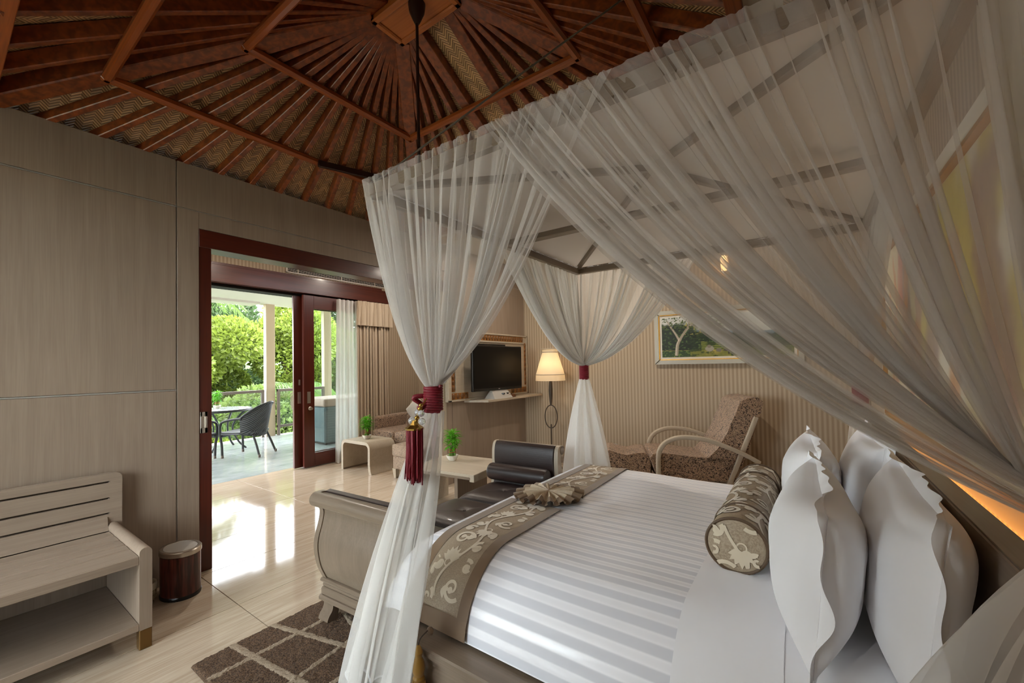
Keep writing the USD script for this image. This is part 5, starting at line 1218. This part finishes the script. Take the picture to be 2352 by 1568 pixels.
def wicker_chair(label, loc, rz):
    t = thing('wicker_chair', label, 'chair', loc, rz)      # faces local +x
    def shell(U, V):
        th = PI/2+.12+(PI-.24)*U          # from one side round the back to the other
        b = np.abs(np.cos(th)); s = np.sin((th-PI/2))      # s = 1 at the back
        top = .60+.27*np.clip(-np.cos(th), 0, 1)**1.1
        bot = .37-.05*np.clip(-np.cos(th), 0, 1)
        z = bot+(top-bot)*V; k = (z-.37)/.5
        r = .255+.10*k*np.clip(-np.cos(th), .2, 1)
        return np.stack([r*np.cos(th)*1.06+.02, (.27+.04*k)*np.sin(th), z])
    part(t, 'woven_back', (lambda a: cat([a, (np.asarray(a[0])*[.965, .965, 1.], a[1][:, ::-1])]))(grid(shell, 44, 14)), 'wicker_weave', 'curved woven back', smooth=60)
    e = grid(shell, 44, 2)[0].reshape(44, 2, 3)[:, 1]
    for s in (-1, 1):
        armp = e[::-1] if s > 0 else e
        p0 = e[0] if s > 0 else e[-1]
        part(t, 'arm', tube(catmull([p0+(-.03, 0, .002), p0+(.08, 0, -.005), (.24, s*.30, .585), (.29, s*.29, .52), (.30, s*.28, .40), (.285, s*.265, .2), (.28, s*.26, .0)], 8), .019, 8), 'wicker', 'woven arm running down into the front leg')
        part(t, 'rear_leg', tube([(-.17, s*.19, .36), (-.24, s*.21, .18), (-.30, s*.235, .0)], .017, 8), 'wicker')
        part(t, 'foot_cap', lathe([(0, .0), (.019, 0), (.019, .045), (0, .045)], 12, (-.297, s*.234)), 'rail_grey')
        part(t, 'foot_cap', lathe([(0, .0), (.0205, 0), (.0205, .045), (0, .045)], 12, (.28, s*.26)), 'rail_grey')
    part(t, 'top_rim', tube(e, .017, 8), 'wicker')
    part(t, 'seat', moved(ext(Polygon([(.29, -.27), (.29, .27), (0, .27), (-.18, .2), (-.25, 0), (-.18, -.2), (0, -.27)]).buffer(.02), .035), (0, 0, .375)), 'wicker_weave', 'woven seat')
    part(t, 'front_apron', hull([(.26, -.26, .40), (.31, -.26, .40), (.26, .26, .40), (.31, .26, .40), (.285, -.26, .33), (.285, .26, .33)]), 'wicker')
    return t
wicker_chair('dark woven tub chair on the terrace with its back to the column', (-7.62, 3.13, 0), -144)
wicker_chair('dark woven tub chair on the terrace, mostly hidden by the door jamb', (-7.93, 2.33, 0), 112)
t = thing('hot_tub', 'covered square hot tub with blue grey slatted sides on the terrace behind the glass', 'hot tub')
part(t, 'cabinet', bx(-8.12, -7.22, 4.22, 5.9, .04, .70, .02), 'tub_panel')
for k in range(14):
    z = .075+k*.045; part(t, 'slat', bx(-7.22, -7.21, 4.24, 5.88, z, z+.038, .003), 'tub_panel', smooth=False)
part(t, 'plinth', bx(-8.08, -7.26, 4.26, 5.85, 0, .04, .002), 'black_void')
part(t, 'cover', rbx(-8.15, -7.19, 4.19, 5.93, .70, .845, .045), 'tub_cover', 'padded pale brown cover')

# ------------------------------------------------------------------ garden beyond the terrace
gd = setting('ground')
part(gd, 'lawn', grid(lambda U, V: np.stack([-9.7-30*U, -26+60*V, -3.2+.8*sm(.0, .5, U)+4.4*sm(.2, .7, U)+.5*(meshkit.fbm(np.stack([U*9, V*18, 0*U], -1), 3, 2)-.5)]), 40, 60), 'ground_green', smooth=True)
part(gd, 'yard', bx(-30, 30, -40, YN-.5, -.5, -.3), 'ground_yard', smooth=False)
def leaf_cloud(P, D, L, W, r, droop=.3):
    """leaf blades (four-corner, folded) at points P growing along D"""
    n = len(P); sd = np.cross(D, r.normal(size=(n, 3))); sd /= np.linalg.norm(sd, axis=1, keepdims=True)+1e-9; up = np.cross(sd, D)
    l = L*r.uniform(.7, 1.3, (n, 1)); w = W*r.uniform(.7, 1.3, (n, 1))
    V = np.stack([P, P+D*l*.45+sd*w+up*w*.3, P+D*l-up*l*droop*.4, P+D*l*.45-sd*w+up*w*.3], 1).reshape(-1, 3)
    b = np.arange(n)[:, None]*4; return V, np.vstack([b+[0, 1, 2], b+[0, 2, 3]])
def tree(name, label, cat_, loc, R, n, leafmat, L=.16, W=.055, seed=0, trunk=True, blobs=14, squash=.8):
    r = np.random.default_rng(seed); t = thing(name, label, cat_, loc)
    C = r.normal(size=(blobs, 3))*[R*.45, R*.45, R*.36]; C[:, 2] += R*.2
    rad = R*r.uniform(.28, .48, blobs)
    k = r.integers(0, blobs, n); d = r.normal(size=(n, 3)); d /= np.linalg.norm(d, axis=1, keepdims=True)
    q = r.uniform(.55, 1.05, (n, 1))**.5; P = C[k]+d*rad[k][:, None]*q*[1, 1, squash]
    D = d*.8+r.normal(size=(n, 3))*.45+[0, 0, .25]; D /= np.linalg.norm(D, axis=1, keepdims=True)
    part(t, 'foliage', leaf_cloud(P, D, L, W, r), leafmat, kind='stuff', smooth=False)
    if trunk:
        br = [tube(catmull([(0, 0, -loc[2]-3.2 if False else -R*1.3), (.05*R, 0, -R*.6), (.0, .05*R, 0)], 6), np.linspace(.11, .06, 13), 8)]
        for c in C[:9]: br.append(tube(catmull([(0, 0, -R*.5), c*.5+[0, 0, -R*.1], c], 5), np.linspace(.045, .012, 11), 6))
        part(t, 'trunk', cat(br), 'bark')
    return t
tree('leafy_tree', 'bright lime green bushy tree left of the terrace column', 'tree', (-18.6, 5.6, 1.3), 2.5, 24000, 'leaf_lime', L=.17, W=.06, seed=1)
tree('leafy_tree', 'bright lime green tree right of the terrace column', 'tree', (-18.0, 9.1, 1.6), 2.4, 24000, 'leaf_lime', L=.17, W=.06, seed=2)
tree('leafy_tree', 'mid green bushy tree at the left edge of the doorway view', 'tree', (-20.5, 3.0, .6), 2.6, 19000, 'leaf_mid', L=.17, W=.06, seed=3)
tree('leafy_tree', 'dense dark green tree behind the lime tree', 'tree', (-24., 8.0, 1.4), 3.4, 18000, 'leaf_deep', L=.24, W=.085, seed=4)
tree('leafy_tree', 'mid green tree behind the sliding door glass', 'tree', (-18., 12.2, 1.2), 2.6, 19000, 'leaf_mid', L=.17, W=.06, seed=5)
tree('leafy_tree', 'tall deep green tree seen through the top of the door glass', 'tree', (-23., 14.5, 2.), 3.6, 16000, 'leaf_deep', L=.24, W=.085, seed=6)
tree('leafy_tree', 'deep green tree at the far left of the garden', 'tree', (-24., 2.6, 1.2), 3.2, 15000, 'leaf_deep', L=.24, W=.085, seed=7)
tree('leafy_tree', 'mid green tree low between the two lime trees', 'tree', (-17.0, 7.3, -.9), 2.0, 15000, 'leaf_mid', L=.16, W=.055, seed=12)
tree('garden_shrub', 'yellow green shrub low behind the left balcony glass', 'shrub', (-12.4, 3.75, -.75), .95, 4200, 'leaf_lime', L=.14, W=.05, seed=8, trunk=False)
tree('garden_shrub', 'green shrub behind the right balcony glass', 'shrub', (-12.0, 5.65, -.35), .95, 4600, 'leaf_mid', L=.14, W=.05, seed=9, trunk=False)
tree('garden_shrub', 'low shrub with dry leaves under the left railing', 'shrub', (-10.9, 3.55, -1.1), .6, 1500, 'leaf_dry', L=.16, W=.05, seed=10, trunk=False)
def palm(label, loc, H, R, nf, seed, lean=(0, 0), leaflets=44):
    t = thing('palm_tree', label, 'palm tree', loc); r = np.random.default_rng(seed)
    top = np.array([lean[0], lean[1], H])
    part(t, 'trunk', tube(catmull([(0, 0, 0), top*.5+[0, 0, 0], top], 8), np.linspace(.16, .10, 17), 10), 'bark')
    V, Fa, n, st = [], [], 0, []
    for k in range(nf):
        a = 2*PI*k/nf+r.uniform(-.2, .2); e0 = r.uniform(.1, 1.1); d = np.array([math.cos(a), math.sin(a), 0])
        s = np.linspace(0, 1, 16); P = top+np.outer(s*R*math.cos(e0*.6), d)+np.outer(R*(s*math.sin(e0)-s**2*(.55+.45*math.sin(e0))), (0, 0, 1))
        st.append(tube(P, np.linspace(.03, .006, 16), 5))
        sx = np.linspace(.1, 1, leaflets); q = np.stack([np.interp(sx, s, P[:, i]) for i in range(3)], 1); side = np.cross(d, (0, 0, 1.))
        for sg in (-1, 1):
            ll = R*.26*np.sin(PI*(.12+.80*sx))[:, None]; D = side*sg*.75+d*.45+np.array([0, 0, -.42]); D = D/np.linalg.norm(D)+r.normal(0, .08, (leaflets, 3)); w = d*.018+np.array([0, 0, .008])
            tip = q+D*ll+np.array([0, 0, -.25])*ll
            Vv = np.stack([q-w*.6, q+w*.6, q+D*ll*.5+w, q+D*ll*.5-w, tip], 1).reshape(-1, 3); b = np.arange(leaflets)[:, None]*5+n
            V.append(Vv); Fa.append(np.vstack([b+[0, 1, 2], b+[0, 2, 3], b+[3, 2, 4]])); n += len(Vv)
    part(t, 'frond', (np.vstack(V), np.vstack(Fa)), 'leaf_palm', 'arching feathery fronds', kind='stuff', smooth=False)
    part(t, 'frond_rib', cat(st), 'leaf_palm', kind='stuff')
palm('coconut palm with fronds hanging into the top left of the doorway view', (-17.5, 4.3, -3.0), 7.4, 2.9, 18, 3)
palm('low palm with pale arching fronds behind the left balcony glass', (-13.0, 3.5, -2.9), 2.9, 1.7, 14, 5, leaflets=36)
palm('young palm with drooping fronds right of the terrace column', (-13.6, 6.9, -2.9), 3.6, 1.7, 12, 6, leaflets=36)
palm('tall coconut palm rising above the garden trees', (-16.0, 5.15, -3.0), 9.9, 2.7, 18, 8)

# ------------------------------------------------------------------ every thing's origin goes to its base: the parts keep their place
for x in stage.GetPrimAtPath('/World').GetChildren():
    if not x.IsA(UsdGeom.Xform) or x.IsInstanceable() or not x.GetCustomDataByKey('category'): continue
    ops = UsdGeom.Xformable(x).GetOrderedXformOps()
    if len(ops) > 1: continue
    ms = [p for p in Usd.PrimRange(x) if p.IsA(UsdGeom.Mesh)]
    if not ms or any(not p.IsA(UsdGeom.Mesh) for p in Usd.PrimRange(x) if p != x): continue
    pts = {p: np.array(UsdGeom.Mesh(p).GetPointsAttr().Get()) for p in ms}
    allp = np.vstack(list(pts.values())); lo, hi = allp.min(0), allp.max(0)
    o = np.array([(lo[0]+hi[0])/2, (lo[1]+hi[1])/2, lo[2]], np.float32)
    if ops and np.abs(o[:2]).max() < 1.5: continue
    for p, q in pts.items(): UsdGeom.Mesh(p).GetPointsAttr().Set(Vt.Vec3fArray.FromNumpy((q-o).astype(np.float32)))
    was = np.array(ops[0].Get()) if ops else np.zeros(3)
    (ops[0] if ops else UsdGeom.Xformable(x).AddTranslateOp()).Set(Gf.Vec3d(*map(float, o+was)))
